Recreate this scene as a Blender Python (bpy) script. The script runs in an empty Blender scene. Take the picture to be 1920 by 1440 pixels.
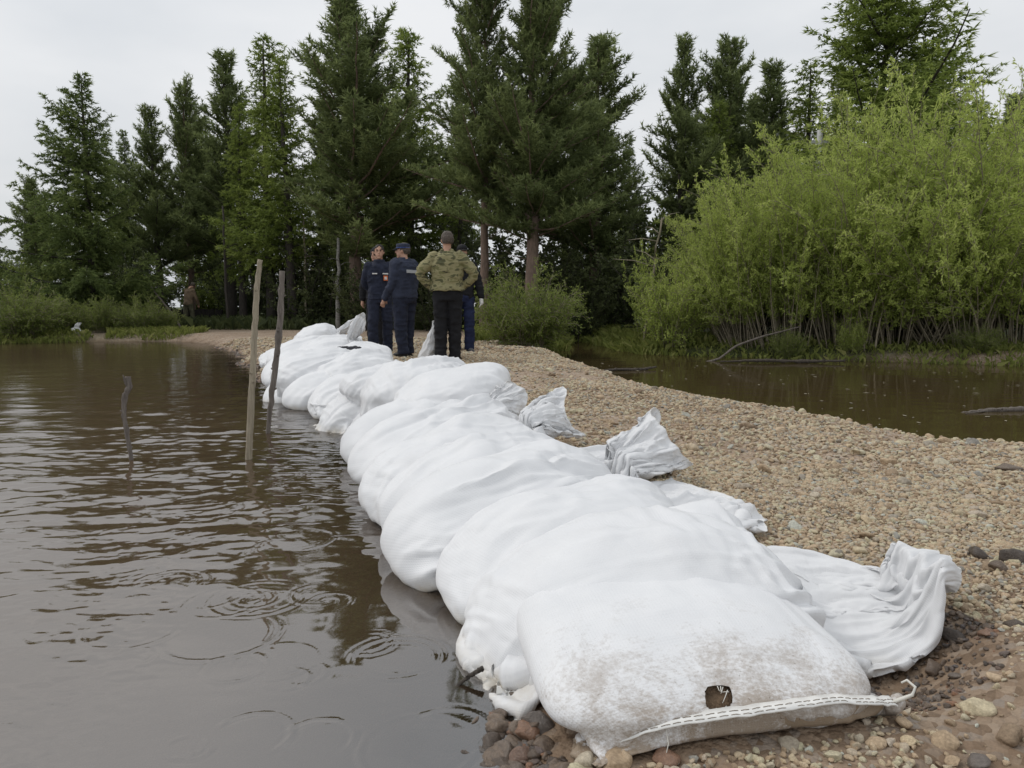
import bpy, bmesh, math, random
import numpy as np
from mathutils import Vector, Matrix, Euler

sc = bpy.context.scene
COL = sc.collection
rad = math.radians
random.seed(7)

# ------------------------------------------------------------------ camera
CAM_H, PITCH, FPX = 1.0, rad(6.0), 1400.0
cam = bpy.data.cameras.new('camera')
cam.sensor_width = 36.0
cam.lens = 36.0 * FPX / 1920.0
cam.clip_start, cam.clip_end = 0.05, 3000.0
camo = bpy.data.objects.new('camera', cam)
COL.objects.link(camo)
camo.location = (0, 0, CAM_H)
camo.rotation_euler = (rad(90) - PITCH, 0, 0)
sc.camera = camo

# ------------------------------------------------------------------ sky and sun (overcast)
SUN_EL, SUN_AZ = rad(48), rad(-72)           # veiled sun, high on the left
world = bpy.data.worlds.new('World')
sc.world = world
world.use_nodes = True
wt = world.node_tree
wt.nodes.clear()
def WN(t, **k):
    n = wt.nodes.new(t)
    for a, b in k.items():
        setattr(n, a, b)
    return n
w_out = WN('ShaderNodeOutputWorld')
w_bg = WN('ShaderNodeBackground')
w_sky = WN('ShaderNodeTexSky', sky_type='NISHITA', sun_disc=False, sun_elevation=SUN_EL, sun_rotation=SUN_AZ)
w_sky.dust_density = 4.0
w_sky.air_density = 1.0
w_scale = WN('ShaderNodeVectorMath', operation='SCALE')
w_scale.inputs['Scale'].default_value = 0.10
w_tc = WN('ShaderNodeTexCoord')
w_map = WN('ShaderNodeMapping')
w_map.inputs['Scale'].default_value = (1.0, 1.0, 2.6)
w_noise = WN('ShaderNodeTexNoise')
w_noise.inputs['Scale'].default_value = 1.7
w_noise.inputs['Detail'].default_value = 5.0
w_noise.inputs['Roughness'].default_value = 0.5
w_ramp = WN('ShaderNodeValToRGB')
w_ramp.color_ramp.elements[0].position = 0.32
w_ramp.color_ramp.elements[0].color = (0.60, 0.64, 0.68, 1)
w_ramp.color_ramp.elements[1].position = 0.66
w_ramp.color_ramp.elements[1].color = (0.86, 0.868, 0.878, 1)
w_sep = WN('ShaderNodeSeparateXYZ')
w_mr = WN('ShaderNodeMapRange')              # overcast sky: brighter towards the zenith all the way round
w_mr.inputs['From Min'].default_value = 0.0
w_mr.inputs['From Max'].default_value = 1.0
w_mr.inputs['To Min'].default_value = 0.93
w_mr.inputs['To Max'].default_value = 1.32
w_mul = WN('ShaderNodeVectorMath', operation='SCALE')
w_mix = WN('ShaderNodeMix', data_type='RGBA')
w_mix.inputs[0].default_value = 0.90         # cloud cover over the sky
L = wt.links.new
L(w_tc.outputs['Generated'], w_map.inputs['Vector'])
L(w_map.outputs['Vector'], w_noise.inputs['Vector'])
L(w_noise.outputs['Fac'], w_ramp.inputs['Fac'])
L(w_tc.outputs['Generated'], w_sep.inputs['Vector'])
L(w_sep.outputs['Z'], w_mr.inputs['Value'])
L(w_ramp.outputs['Color'], w_mul.inputs[0])
L(w_mr.outputs['Result'], w_mul.inputs['Scale'])
L(w_sky.outputs['Color'], w_scale.inputs[0])
L(w_scale.outputs['Vector'], w_mix.inputs[6])
L(w_mul.outputs['Vector'], w_mix.inputs[7])
L(w_mix.outputs[2], w_bg.inputs['Color'])
w_bg.inputs['Strength'].default_value = 1.0
L(w_bg.outputs['Background'], w_out.inputs['Surface'])

sun = bpy.data.lights.new('sun', 'SUN')
sun.energy = 0.95
sun.angle = rad(12)
sun.color = (1.0, 0.97, 0.93)
suno = bpy.data.objects.new('sun', sun)
COL.objects.link(suno)
sd = Vector((math.sin(SUN_AZ) * math.cos(SUN_EL), math.cos(SUN_AZ) * math.cos(SUN_EL), math.sin(SUN_EL)))
suno.rotation_euler = sd.to_track_quat('Z', 'Y').to_euler()
suno.location = (0, 0, 30)

vs = sc.view_settings
vs.view_transform = 'Standard'
vs.look = 'None'
vs.exposure = 0.0
vs.gamma = 1.0
vs.use_curve_mapping = False
sc.cycles.max_bounces = 8
sc.cycles.transparent_max_bounces = 12
sc.cycles.use_denoising = True

# ------------------------------------------------------------------ helpers
def at(px, py, Y):
    """the place Y metres ahead that lies on this sight line of the photograph"""
    u, v = (px - 960) / FPX, (720 - py) / FPX
    dy = math.cos(PITCH) + v * math.sin(PITCH)
    dz = -math.sin(PITCH) + v * math.cos(PITCH)
    return Vector((u / dy * Y, Y, CAM_H + dz / dy * Y))

def on(px, py, Z):
    u, v = (px - 960) / FPX, (720 - py) / FPX
    d = Vector((u, math.cos(PITCH) + v * math.sin(PITCH), -math.sin(PITCH) + v * math.cos(PITCH)))
    return Vector((0, 0, CAM_H)) + d * ((Z - CAM_H) / d.z)

def _hash(i, j, k):
    h = (i.astype(np.uint32) * np.uint32(374761393) + j.astype(np.uint32) * np.uint32(668265263) + k.astype(np.uint32) * np.uint32(2147483647 - 58))
    h = (h ^ (h >> np.uint32(13))) * np.uint32(1274126177)
    h = h ^ (h >> np.uint32(16))
    return (h & np.uint32(0xffffff)).astype(np.float64) / 16777215.0

def vnoise(P):
    P = np.asarray(P, dtype=np.float64)
    f = np.floor(P)
    i = f.astype(np.int64)
    t = P - f
    t = t * t * (3 - 2 * t)
    r = 0
    for a in (0, 1):
        wa = t[..., 0] if a else 1 - t[..., 0]
        for b in (0, 1):
            wb = t[..., 1] if b else 1 - t[..., 1]
            for c in (0, 1):
                wc = t[..., 2] if c else 1 - t[..., 2]
                r = r + wa * wb * wc * _hash(i[..., 0] + a, i[..., 1] + b, i[..., 2] + c)
    return r * 2 - 1

def fbm(P, octv=4, gain=0.5):
    P = np.asarray(P, dtype=np.float64)
    s, amp, out = 1.0, 1.0, 0.0
    for o in range(octv):
        out = out + amp * vnoise(P * s + 17.3 * o)
        s *= 2.03
        amp *= gain
    return out

def new_mesh(name, verts, faces, smooth=True):
    """faces: (n,3) or (n,4) array, or a list of polygons"""
    me = bpy.data.meshes.new(name)
    verts = np.asarray(verts, dtype=np.float32)
    if isinstance(faces, np.ndarray):
        nf, k = faces.shape
        me.vertices.add(len(verts))
        me.vertices.foreach_set('co', verts.ravel())
        me.loops.add(nf * k)
        me.loops.foreach_set('vertex_index', faces.astype(np.int32).ravel())
        me.polygons.add(nf)
        me.polygons.foreach_set('loop_start', np.arange(0, nf * k, k, dtype=np.int32))
        me.polygons.foreach_set('use_smooth', np.full(nf, smooth))
        me.update(calc_edges=True)
        me.validate()
    else:
        me.from_pydata([tuple(map(float, v)) for v in verts], [], faces)
        me.polygons.foreach_set('use_smooth', np.full(len(me.polygons), smooth))
        me.update()
    return me

def vattr(me, name, vals):
    a = me.attributes.new(name, 'FLOAT', 'POINT')
    a.data.foreach_set('value', np.asarray(vals, dtype=np.float32).ravel())

def link(name, me, mat=None, parent=None, loc=None):
    o = bpy.data.objects.new(name, me)
    COL.objects.link(o)
    if mat is not None and me is not None and len(me.materials) == 0:
        me.materials.append(mat)
    if parent is not None:
        o.parent = parent
    if loc is not None:
        o.location = loc
    return o

def tag(o, label=None, cat=None, group=None, kind=None):
    if label: o['label'] = label
    if cat: o['category'] = cat
    if group: o['group'] = group
    if kind: o['kind'] = kind
    return o

def thing(name, label, cat, loc=(0, 0, 0), rz=0.0, group=None, scale=1.0):
    o = link(name, None, loc=loc)
    o.rotation_euler = (0, 0, rz)
    o.scale = (scale,) * 3 if not hasattr(scale, '__len__') else scale
    o.empty_display_size = 0.2
    return tag(o, label, cat, group)

class MB:
    """collects tubes, blobs and sheets into one mesh"""
    def __init__(s):
        s.v, s.f, s.n = [], [], 0
    def add(s, V, F):
        s.v.append(np.asarray(V, dtype=np.float64))
        s.f += [tuple(int(i) + s.n for i in f) for f in F]
        s.n += len(V)
    def tube(s, pts, r, k=6, cap=True):
        pts = np.asarray(pts, dtype=np.float64)
        n = len(pts)
        r = np.broadcast_to(np.asarray(r, dtype=np.float64), (n,))
        d = np.gradient(pts, axis=0)
        d /= np.linalg.norm(d, axis=1)[:, None] + 1e-9
        ref = np.array([0.0, 0, 1]) if abs(d[:, 2]).mean() < 0.8 else np.array([1.0, 0, 0])
        u = np.cross(d, ref)
        u /= np.linalg.norm(u, axis=1)[:, None] + 1e-9
        w = np.cross(d, u)
        a = np.arange(k) / k * 2 * np.pi
        V = pts[:, None] + r[:, None, None] * (np.cos(a)[None, :, None] * u[:, None] + np.sin(a)[None, :, None] * w[:, None])
        F = []
        for i in range(n - 1):
            for j in range(k):
                F.append((i * k + j, i * k + (j + 1) % k, (i + 1) * k + (j + 1) % k, (i + 1) * k + j))
        if cap:
            F.append(tuple(range(k - 1, -1, -1)))
            F.append(tuple((n - 1) * k + j for j in range(k)))
        s.add(V.reshape(-1, 3), F)
    def ell(s, c, r, M=None, nu=16, nv=10):
        V, F = [], []
        for i in range(nv + 1):
            th = math.pi * i / nv
            for j in range(nu):
                ph = 2 * math.pi * j / nu
                V.append((r[0] * math.sin(th) * math.cos(ph), r[1] * math.sin(th) * math.sin(ph), r[2] * math.cos(th)))
        V = np.array(V)
        if M is not None:
            V = V @ np.array(M).T
        V = V + np.array(c)
        for i in range(nv):
            for j in range(nu):
                F.append((i * nu + j, (i + 1) * nu + j, (i + 1) * nu + (j + 1) % nu, i * nu + (j + 1) % nu))
        s.add(V, F)
    def box(s, c, h, M=None):
        V = np.array([(x, y, z) for x in (-1, 1) for y in (-1, 1) for z in (-1, 1)]) * np.array(h)
        if M is not None:
            V = V @ np.array(M).T
        s.add(V + np.array(c), [(0, 1, 3, 2), (4, 6, 7, 5), (0, 4, 5, 1), (2, 3, 7, 6), (0, 2, 6, 4), (1, 5, 7, 3)])
    def mesh(s, name, smooth=True):
        return new_mesh(name, np.concatenate(s.v), s.f, smooth)

# ------------------------------------------------------------------ materials
MATS = {}
class NT:
    def __init__(s, name, rough=0.7):
        s.m = bpy.data.materials.new(name)
        s.m.use_nodes = True
        s.t = s.m.node_tree
        s.b = s.t.nodes['Principled BSDF']
        s.o = s.t.nodes['Material Output']
        s.b.inputs['Roughness'].default_value = rough
        MATS[name] = s.m
    def n(s, t, **k):
        x = s.t.nodes.new(t)
        for a, b in k.items():
            setattr(x, a, b)
        return x
    def l(s, a, b):
        s.t.links.new(a, b)
    def noise(s, scale, detail=4.0, rough=0.55, vec=None, dist=0.0):
        x = s.n('ShaderNodeTexNoise')
        x.inputs['Scale'].default_value = scale
        x.inputs['Detail'].default_value = detail
        x.inputs['Roughness'].default_value = rough
        x.inputs['Distortion'].default_value = dist
        if vec is not None:
            s.l(vec, x.inputs['Vector'])
        return x.outputs['Fac']
    def ramp(s, fac, stops):
        x = s.n('ShaderNodeValToRGB')
        e = x.color_ramp.elements
        while len(e) < len(stops):
            e.new(0.5)
        for i, (p, c) in enumerate(stops):
            e[i].position = p
            e[i].color = (*c, 1) if len(c) == 3 else c
        s.l(fac, x.inputs['Fac'])
        return x.outputs['Color']
    def mix(s, fac, a, b, mode='MIX'):
        x = s.n('ShaderNodeMix', data_type='RGBA', blend_type=mode)
        for k, v in ((0, fac), (6, a), (7, b)):
            if hasattr(v, 'links') or isinstance(v, bpy.types.NodeSocket):
                s.l(v, x.inputs[k])
            else:
                x.inputs[k].default_value = v if k == 0 else (*v, 1)
        return x.outputs[2]
    def math(s, op, a, b=None, clamp=False):
        x = s.n('ShaderNodeMath', operation=op, use_clamp=clamp)
        for k, v in ((0, a), (1, b)):
            if v is None: continue
            if isinstance(v, bpy.types.NodeSocket): s.l(v, x.inputs[k])
            else: x.inputs[k].default_value = v
        return x.outputs[0]
    def bump(s, h, strength, dist=0.01, normal=None):
        x = s.n('ShaderNodeBump')
        x.inputs['Strength'].default_value = strength
        x.inputs['Distance'].default_value = dist
        s.l(h, x.inputs['Height'])
        if normal is not None:
            s.l(normal, x.inputs['Normal'])
        return x.outputs['Normal']
    def attr(s, name, kind='GEOMETRY'):
        x = s.n('ShaderNodeAttribute', attribute_name=name, attribute_type=kind)
        return x
    def obj(s):
        return s.n('ShaderNodeTexCoord').outputs['Object']
    def mapping(s, vec, scale, rot=(0, 0, 0)):
        x = s.n('ShaderNodeMapping')
        x.inputs['Scale'].default_value = scale
        x.inputs['Rotation'].default_value = rot
        s.l(vec, x.inputs['Vector'])
        return x.outputs['Vector']
    def color(s, c):
        if isinstance(c, bpy.types.NodeSocket): s.l(c, s.b.inputs['Base Color'])
        else: s.b.inputs['Base Color'].default_value = (*c, 1)
    def normal(s, nn):
        s.l(nn, s.b.inputs['Normal'])

def simple(name, col, rough=0.75, var=0.25, scale=8.0, bump=0.0, bscale=60.0, spec=0.3):
    t = NT(name, rough)
    o = t.obj()
    f = t.noise(scale, 5.0, 0.6, o)
    a = tuple(c * (1 - var) for c in col)
    b = tuple(min(1, c * (1 + var)) for c in col)
    t.color(t.ramp(f, [(0.3, a), (0.7, b)]))
    t.b.inputs['Specular IOR Level'].default_value = spec
    if bump:
        t.normal(t.bump(t.noise(bscale, 4.0, 0.6, o), bump, 0.01))
    return t.m

# ------------------------------------------------------------------ the lie of the land
RIVER = np.array([(0.02, -4), (0.0, 1.2), (-0.02, 1.55), (0.0, 1.85), (0.14, 2.2), (0.05, 2.8), (-0.35, 3.8), (-0.9, 5.2), (-1.65, 6.8), (-2.45, 8.3), (-3.4, 10.4),
                  (-4.2, 12.2), (-5.2, 14.4), (-6.5, 17.1), (-8.0, 20.0), (-9.6, 21.0), (-11.7, 21.0), (-14, 19.6), (-22, 18.5), (-60, 17), (-60, -4)])
POOL = np.array([(12, 1.2), (4.7, 3.5), (3.35, 4.6), (2.75, 5.35), (2.05, 6.5), (1.6, 8.1), (1.25, 10.5), (0.95, 13), (0.75, 15.5), (0.9, 18), (1.5, 20.8), (2.4, 20.2),
                 (2.6, 17.5), (3.0, 15.4), (5.7, 13.9), (8.6, 12.6), (14, 11.6), (40, 9), (40, -2), (14, -2)])

def sdf_poly(P, poly):
    """signed distance, negative inside"""
    P = np.asarray(P, dtype=np.float64)
    d = np.full(P.shape[:-1], 1e9)
    s = np.zeros(P.shape[:-1], dtype=bool)
    n = len(poly)
    for i in range(n):
        a, b = poly[i], poly[(i + 1) % n]
        e = b - a
        w = P - a
        t = np.clip((w @ e) / (e @ e), 0, 1)
        q = w - t[..., None] * e
        d = np.minimum(d, (q ** 2).sum(-1))
        c = ((a[1] > P[..., 1]) != (b[1] > P[..., 1]))
        xi = (b[0] - a[0]) * (P[..., 1] - a[1]) / (b[1] - a[1] + 1e-12) + a[0]
        s ^= c & (P[..., 0] < xi)
    d = np.sqrt(d)
    return np.where(s, -d, d)

def ground_z(x, y, fine=True):
    x, y = np.asarray(x, dtype=np.float64), np.asarray(y, dtype=np.float64)
    P = np.stack([x, y], -1)
    wob = 0.10 * fbm(np.stack([x * 1.7, y * 1.7, 0 * x], -1), 3)
    dr = sdf_poly(P, RIVER) + wob * np.clip(y / 4, 0.3, 1.5)
    dp = sdf_poly(P, POOL) + wob
    d = np.minimum(dr, dp)
    top = 0.075 + 0.14 * np.clip((y - 1.35 + 0.45 * np.clip(x - 0.8, 0, 2)) / 1.6, 0, 1)
    land = top * (1 - np.exp(-np.clip(d, 0, None) / 0.20))
    bed = -0.55 * (1 - np.exp(np.clip(d, None, 0) * 0.42))
    z = np.where(d > 0, land, bed)
    # lumpy, walked-over gravel
    z = z + np.where(d > 0, 1.0, 0.35) * (0.030 * fbm(np.stack([x * 1.1, y * 1.1, 0 * x + 4], -1), 3) + 0.014 * fbm(np.stack([x * 4.5, y * 4.5, 0 * x + 9], -1), 3)) * np.clip((20 - y) / 8, 0.3, 1)
    # the hollow dug out beside the nearest bags and its spoil heaps
    z = z - 0.115 * np.exp(-(((x - 0.98) / 0.24) ** 2 + ((y - 1.93) / 0.24) ** 2) ** 1.4)
    z = z + 0.05 * np.exp(-(((x - 1.25) / 0.16) ** 2 + ((y - 1.72) / 0.3) ** 2))
    z = z + 0.05 * np.exp(-(((x - 1.62) / 0.3) ** 2 + ((y - 2.2) / 0.2) ** 2))
    return z

GX0, GX1, GY0, GY1, GS = -8.0, 6.0, 0.4, 18.0, 0.04
_gx = np.arange(GX0, GX1, GS); _gy = np.arange(GY0, GY1, GS)
GMAP = ground_z(*np.meshgrid(_gx, _gy, indexing='xy'))
def gz(x, y):
    x, y = np.asarray(x, dtype=np.float64), np.asarray(y, dtype=np.float64)
    fx = np.clip((x - GX0) / GS, 0, len(_gx) - 1.001); fy = np.clip((y - GY0) / GS, 0, len(_gy) - 1.001)
    i, j = fx.astype(int), fy.astype(int)
    u, v = fx - i, fy - j
    return (GMAP[j, i] * (1 - u) * (1 - v) + GMAP[j, i + 1] * u * (1 - v) + GMAP[j + 1, i] * (1 - u) * v + GMAP[j + 1, i + 1] * u * v)

def warp_axis(segs):
    """segs: (start, end, step0, step1) runs joined into one axis"""
    out = []
    for a, b, s0, s1 in segs:
        x = a
        while x < b - 1e-6:
            out.append(x)
            t = (x - a) / (b - a)
            x += s0 + (s1 - s0) * t
    out.append(segs[-1][1])
    return np.array(out)

def sheet(xs, ys, zf, keep=None):
    X, Y = np.meshgrid(xs, ys, indexing='xy')
    Z = zf(X, Y)
    ny, nx = X.shape
    V = np.stack([X, Y, Z], -1).reshape(-1, 3)
    idx = np.arange(nx * ny).reshape(ny, nx)
    F = np.stack([idx[:-1, :-1], idx[:-1, 1:], idx[1:, 1:], idx[1:, :-1]], -1).reshape(-1, 4)
    if keep is not None:
        c = V[F].mean(1)
        F = F[keep(c[:, 0], c[:, 1])]
        used = np.unique(F)
        m = np.full(len(V), -1); m[used] = np.arange(len(used))
        V, F = V[used], m[F]
    return V, F

# ground
t = NT('gravel_soil', 0.85)
o = t.obj()
big = t.noise(1.3, 4, 0.6, o)
fine = t.noise(38, 6, 0.65, o)
vor = t.n('ShaderNodeTexVoronoi'); vor.inputs['Scale'].default_value = 42.0; t.l(o, vor.inputs['Vector'])
vor2 = t.n('ShaderNodeTexVoronoi'); vor2.inputs['Scale'].default_value = 95.0; t.l(o, vor2.inputs['Vector'])
sp = t.n('ShaderNodeSeparateColor'); t.l(vor.outputs['Color'], sp.inputs['Color'])
peb = t.ramp(sp.outputs[0], [(0.0, (0.22, 0.16, 0.11)), (0.4, (0.36, 0.27, 0.195)), (0.75, (0.48, 0.38, 0.285)), (1.0, (0.40, 0.36, 0.32))])
soil = t.ramp(fine, [(0.3, (0.15, 0.10, 0.064)), (0.7, (0.32, 0.225, 0.15))])
land = t.mix(t.ramp(big, [(0.42, (0.45, 0.45, 0.45)), (0.6, (0.95, 0.95, 0.95))]), soil, peb)
# grass-and-litter earth of the wood beyond the bar
wood = t.ramp(t.noise(2.2, 6, 0.65, o), [(0.3, (0.035, 0.04, 0.018)), (0.55, (0.07, 0.085, 0.03)), (0.75, (0.11, 0.10, 0.06))])
av = t.attr('wood')
col = t.mix(av.outputs['Fac'], land, wood)
aw = t.attr('wet')
wet = t.mix(aw.outputs['Fac'], col, t.mix(1.0, col, (0.55, 0.50, 0.45), 'MULTIPLY'))
t.color(wet)
h = t.math('ADD', t.math('MULTIPLY', vor.outputs['Distance'], -0.7), t.math('MULTIPLY', vor2.outputs['Distance'], -0.35))
h = t.math('ADD', h, t.math('MULTIPLY', fine, 0.5))
t.normal(t.bump(h, 0.9, 0.012))
t.b.inputs['Specular IOR Level'].default_value = 0.25

xs = warp_axis([(-150, -12, 14, 0.8), (-12, -2, 0.5, 0.06), (-2, 3.2, 0.035, 0.035), (3.2, 9, 0.05, 0.5), (9, 150, 0.8, 14)])
ys = warp_axis([(-3, 0.9, 0.4, 0.06), (0.9, 4.5, 0.03, 0.04), (4.5, 12, 0.045, 0.12), (12, 24, 0.14, 0.4), (24, 60, 0.8, 3), (60, 900, 20, 120)])
V, F = sheet(xs, ys, ground_z)
me = new_mesh('gravel_bar', V, F)
P2 = V[:, :2]
dr, dp = sdf_poly(P2, RIVER), sdf_poly(P2, POOL)
wob = fbm(np.stack([V[:, 0] * 0.6, V[:, 1] * 0.6, V[:, 0] * 0], -1), 3)
far = np.clip((V[:, 1] - 24.5 + 1.5 * wob) / 1.5, 0, 1)
right = np.clip((V[:, 0] - 0.5 - 0 * V[:, 1]) / 0.8, 0, 1) * np.clip((V[:, 1] - 13.0) / 1.0, 0, 1)
leftshore = np.clip((-9.0 - V[:, 0] + wob) / 1.2, 0, 1) * np.clip((V[:, 1] - 17) / 1, 0, 1) * np.clip((23.0 - V[:, 1] + wob) / 0.6, 0, 1) * 0.35
grassy = np.clip((V[:, 0] + 0.9 + 0.8 * wob) / 0.6, 0, 1) * np.clip((V[:, 1] - 15.0 + wob) / 1.0, 0, 1)
vattr(me, 'wood', np.maximum(np.maximum(np.maximum(far, right), leftshore), grassy))
hollow = np.exp(-(((V[:, 0] - 0.98) / 0.30) ** 2 + ((V[:, 1] - 1.93) / 0.30) ** 2) ** 1.2)  # shade down in the hollow, painted in through the wet mask
damp = 0.75 * np.clip((2.35 - V[:, 1] + 0.5 * wob + 0.25 * (V[:, 0] - 1)) / 0.5, 0, 1) * np.clip(0.7 + 0.8 * fbm(V * 3.1, 3), 0, 1)
vattr(me, 'wet', np.clip(np.maximum(np.maximum(hollow, damp), np.clip(1 - (V[:, 2] - 0.0) / 0.05, 0, 1)), 0, 1))
GROUND = tag(link('gravel_bar', me, MATS['gravel_soil']), kind='structure')
# ------------------------------------------------------------------ water
def water_mat(name, body, ior, shallow, ripple):
    t = NT(name)
    t.t.nodes.remove(t.b)
    geo = t.n('ShaderNodeNewGeometry')
    pos = geo.outputs['Position']
    n1 = t.noise(1.0, 3, 0.5, t.mapping(pos, (1.6, 5.0, 1)))
    n2 = t.noise(1.0, 3, 0.55, t.mapping(pos, (9.0, 26.0, 1), (0, 0, 0.25)), 0.4)
    amp = t.attr('calm').outputs['Fac']
    hh = t.math('ADD', t.math('MULTIPLY', n1, 0.5), t.math('MULTIPLY', n2, 0.22))
    bn = t.n('ShaderNodeBump'); bn.inputs['Distance'].default_value = 0.02
    t.l(t.math('MULTIPLY', amp, ripple), bn.inputs['Strength'])
    t.l(hh, bn.inputs['Height'])
    nrm = bn.outputs['Normal']
    dif = t.n('ShaderNodeBsdfDiffuse'); dif.inputs['Color'].default_value = (*body, 1)
    tra = t.n('ShaderNodeBsdfTransparent'); tra.inputs['Color'].default_value = (0.88, 0.78, 0.66, 1)
    clear = t.attr('clear').outputs['Fac']
    under = t.n('ShaderNodeMixShader')
    t.l(t.math('MULTIPLY', clear, shallow), under.inputs[0]); t.l(dif.outputs[0], under.inputs[1]); t.l(tra.outputs[0], under.inputs[2])
    glo = t.n('ShaderNodeBsdfGlossy'); glo.inputs['Roughness'].default_value = 0.035
    t.l(nrm, glo.inputs['Normal'])
    fr = t.n('ShaderNodeFresnel'); fr.inputs['IOR'].default_value = ior
    t.l(nrm, fr.inputs['Normal'])
    mx = t.n('ShaderNodeMixShader')
    t.l(fr.outputs[0], mx.inputs[0]); t.l(under.outputs[0], mx.inputs[1]); t.l(glo.outputs[0], mx.inputs[2])
    t.l(mx.outputs[0], t.o.inputs['Surface'])
    return t.m

water_mat('river_water', (0.115, 0.078, 0.047), 3.2, 0.95, 0.30)
water_mat('pool_water', (0.072, 0.052, 0.022), 1.42, 0.3, 0.10)

# rings left by raindrops: centre on the photograph, radius in metres, height in metres
RINGS = [(480, 1122, 0.155, 1.1), (478, 1122, 0.085, 1.0), (470, 1120, 0.035, 0.8), (620, 1127, 0.075, 0.9), (618, 1127, 0.035, 0.7), (538, 1274, 0.056, 1.0), (538, 1274, 0.040, 0.5),
         (440, 1252, 0.085, 0.9), (520, 1240, 0.11, 0.5), (470, 1378, 0.095, 1.0), (595, 1385, 0.085, 0.9), (364, 1406, 0.035, 0.9), (364, 1406, 0.018, 0.7), (690, 1206, 0.075, 1.1),
         (690, 1206, 0.05, 0.9), (745, 1232, 0.13, 1.0), (748, 1232, 0.10, 0.8), (318, 1092, 0.13, 0.9), (322, 1092, 0.08, 0.7), (415, 1190, 0.17, 0.7), (390, 955, 0.16, 0.9), (392, 955, 0.08, 0.7),
         (250, 1180, 0.14, 0.6), (840, 1370, 0.10, 0.7), (790, 1400, 0.14, 0.6), (560, 1010, 0.15, 0.9), (250, 1010, 0.2, 0.7), (120, 1040, 0.2, 0.7), (590, 905, 0.2, 1.0), (300, 880, 0.25, 0.9)]
RC = [(on(a, b, 0.0), r, s) for a, b, r, s in RINGS]
rr = random.Random(5)
for k in range(150):
    x, y = rr.uniform(-4.5, -0.3), rr.uniform(1.6, 8.0)
    RC.append((Vector((x, y, 0)), rr.uniform(0.03, 0.16), rr.uniform(0.4, 0.9)))

def river_z(x, y):
    P = np.stack([x, y, 0 * x], -1)
    z = np.zeros_like(x)
    # wind and current: rough further out, glassy in the lee of the bags close to the camera
    rough = np.clip((y - 2.1 - 0.55 * (x + 1.2)) / 1.4 + 0.5 * fbm(P * 0.9 + 3, 2), 0.05, 1.0)
    left = np.clip((-0.62 - 0.30 * x * 0 - x - 0.35 * (y - 1.5) + 0.25 * fbm(P * 1.3, 2)) / 0.5, 0, 1)
    rough = np.maximum(rough, 0.5 * left)
    fl = np.stack([x * 4.6 + 0.9 * y + 0.5 * vnoise(P * 1.3), y * 9.5 - 1.2 * x + 0.8 * vnoise(P * 1.7 + 7), 0 * x], -1)
    z += rough * np.clip(6.0 / np.maximum(y, 1), 0.25, 1) * (0.0062 * fbm(fl * 0.66, 3) + 0.0042 * fbm(fl * 1.9 + 5, 2))
    z += np.clip(left + 0.4 * rough, 0, 1) * 0.0011 * fbm(np.stack([x * 26 + 8 * y, y * 46, 0 * x], -1), 2) * np.clip(3.5 / np.maximum(y, 1), 0, 1)
    z += 0.0022 * fbm(np.stack([x * 1.6, y * 2.6, 0 * x + 2], -1), 2)
    for c, r0, s in RC:
        m = (abs(x - c.x) < r0 + 0.08) & (abs(y - c.y) < r0 + 0.08)
        if not m.any(): continue
        r = np.hypot(x[m] - c.x, y[m] - c.y)
        th = np.arctan2(y[m] - c.y, x[m] - c.x)
        w = 0.009 + 0.04 * r0
        k = 2 * np.pi / (0.020 + 0.06 * r0)
        am = 0.5 + 0.5 * np.sin(th * 1.0 + c.x * 40 + 1.3 * np.sin(2 * th + c.y * 31))
        z[m] += 0.0026 * s * am * np.cos(k * (r - r0)) * np.exp(-((r - r0) / w) ** 2)
    return z

xs = warp_axis([(-60, -12, 6, 0.8), (-12, -3.2, 0.35, 0.035), (-3.2, -1.6, 0.026, 0.012), (-1.6, 0.5, 0.0085, 0.0085)])
ys = warp_axis([(-2, 1.25, 0.4, 0.02), (1.25, 2.9, 0.0085, 0.010), (2.9, 6, 0.011, 0.022), (6, 12, 0.03, 0.09), (12, 24, 0.12, 0.4)])
V, F = sheet(xs, ys, river_z, lambda x, y: sdf_poly(np.stack([x, y], -1), RIVER) < 0.6)
me = new_mesh('river', V, F)
g = ground_z(V[:, 0], V[:, 1])
vattr(me, 'clear', np.exp(-np.clip(-g, 0, None) / 0.16))
vattr(me, 'calm', np.clip((V[:, 1] - 3.2) / 3.0, 0.0, 1.0))
tag(link('river', me, MATS['river_water']), kind='structure')

def pool_z(x, y):
    P = np.stack([x * 3, y * 7, 0 * x], -1)
    z = 0.0012 * fbm(P, 3)
    return z
xs = warp_axis([(0.2, 6, 0.04, 0.05), (6, 14, 0.08, 0.3), (14, 40, 0.6, 4)])
ys = warp_axis([(-2, 3.5, 0.5, 0.1), (3.5, 10, 0.025, 0.05), (10, 22, 0.06, 0.2)])
V, F = sheet(xs, ys, pool_z, lambda x, y: sdf_poly(np.stack([x, y], -1), POOL) < 0.5)
me = new_mesh('pool', V, F)
g = ground_z(V[:, 0], V[:, 1])
vattr(me, 'clear', np.exp(-np.clip(-g, 0, None) / 0.06))
vattr(me, 'calm', np.ones(len(V)))
tag(link('pool', me, MATS['pool_water']), kind='structure')

rs = np.random.RandomState(3)
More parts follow.
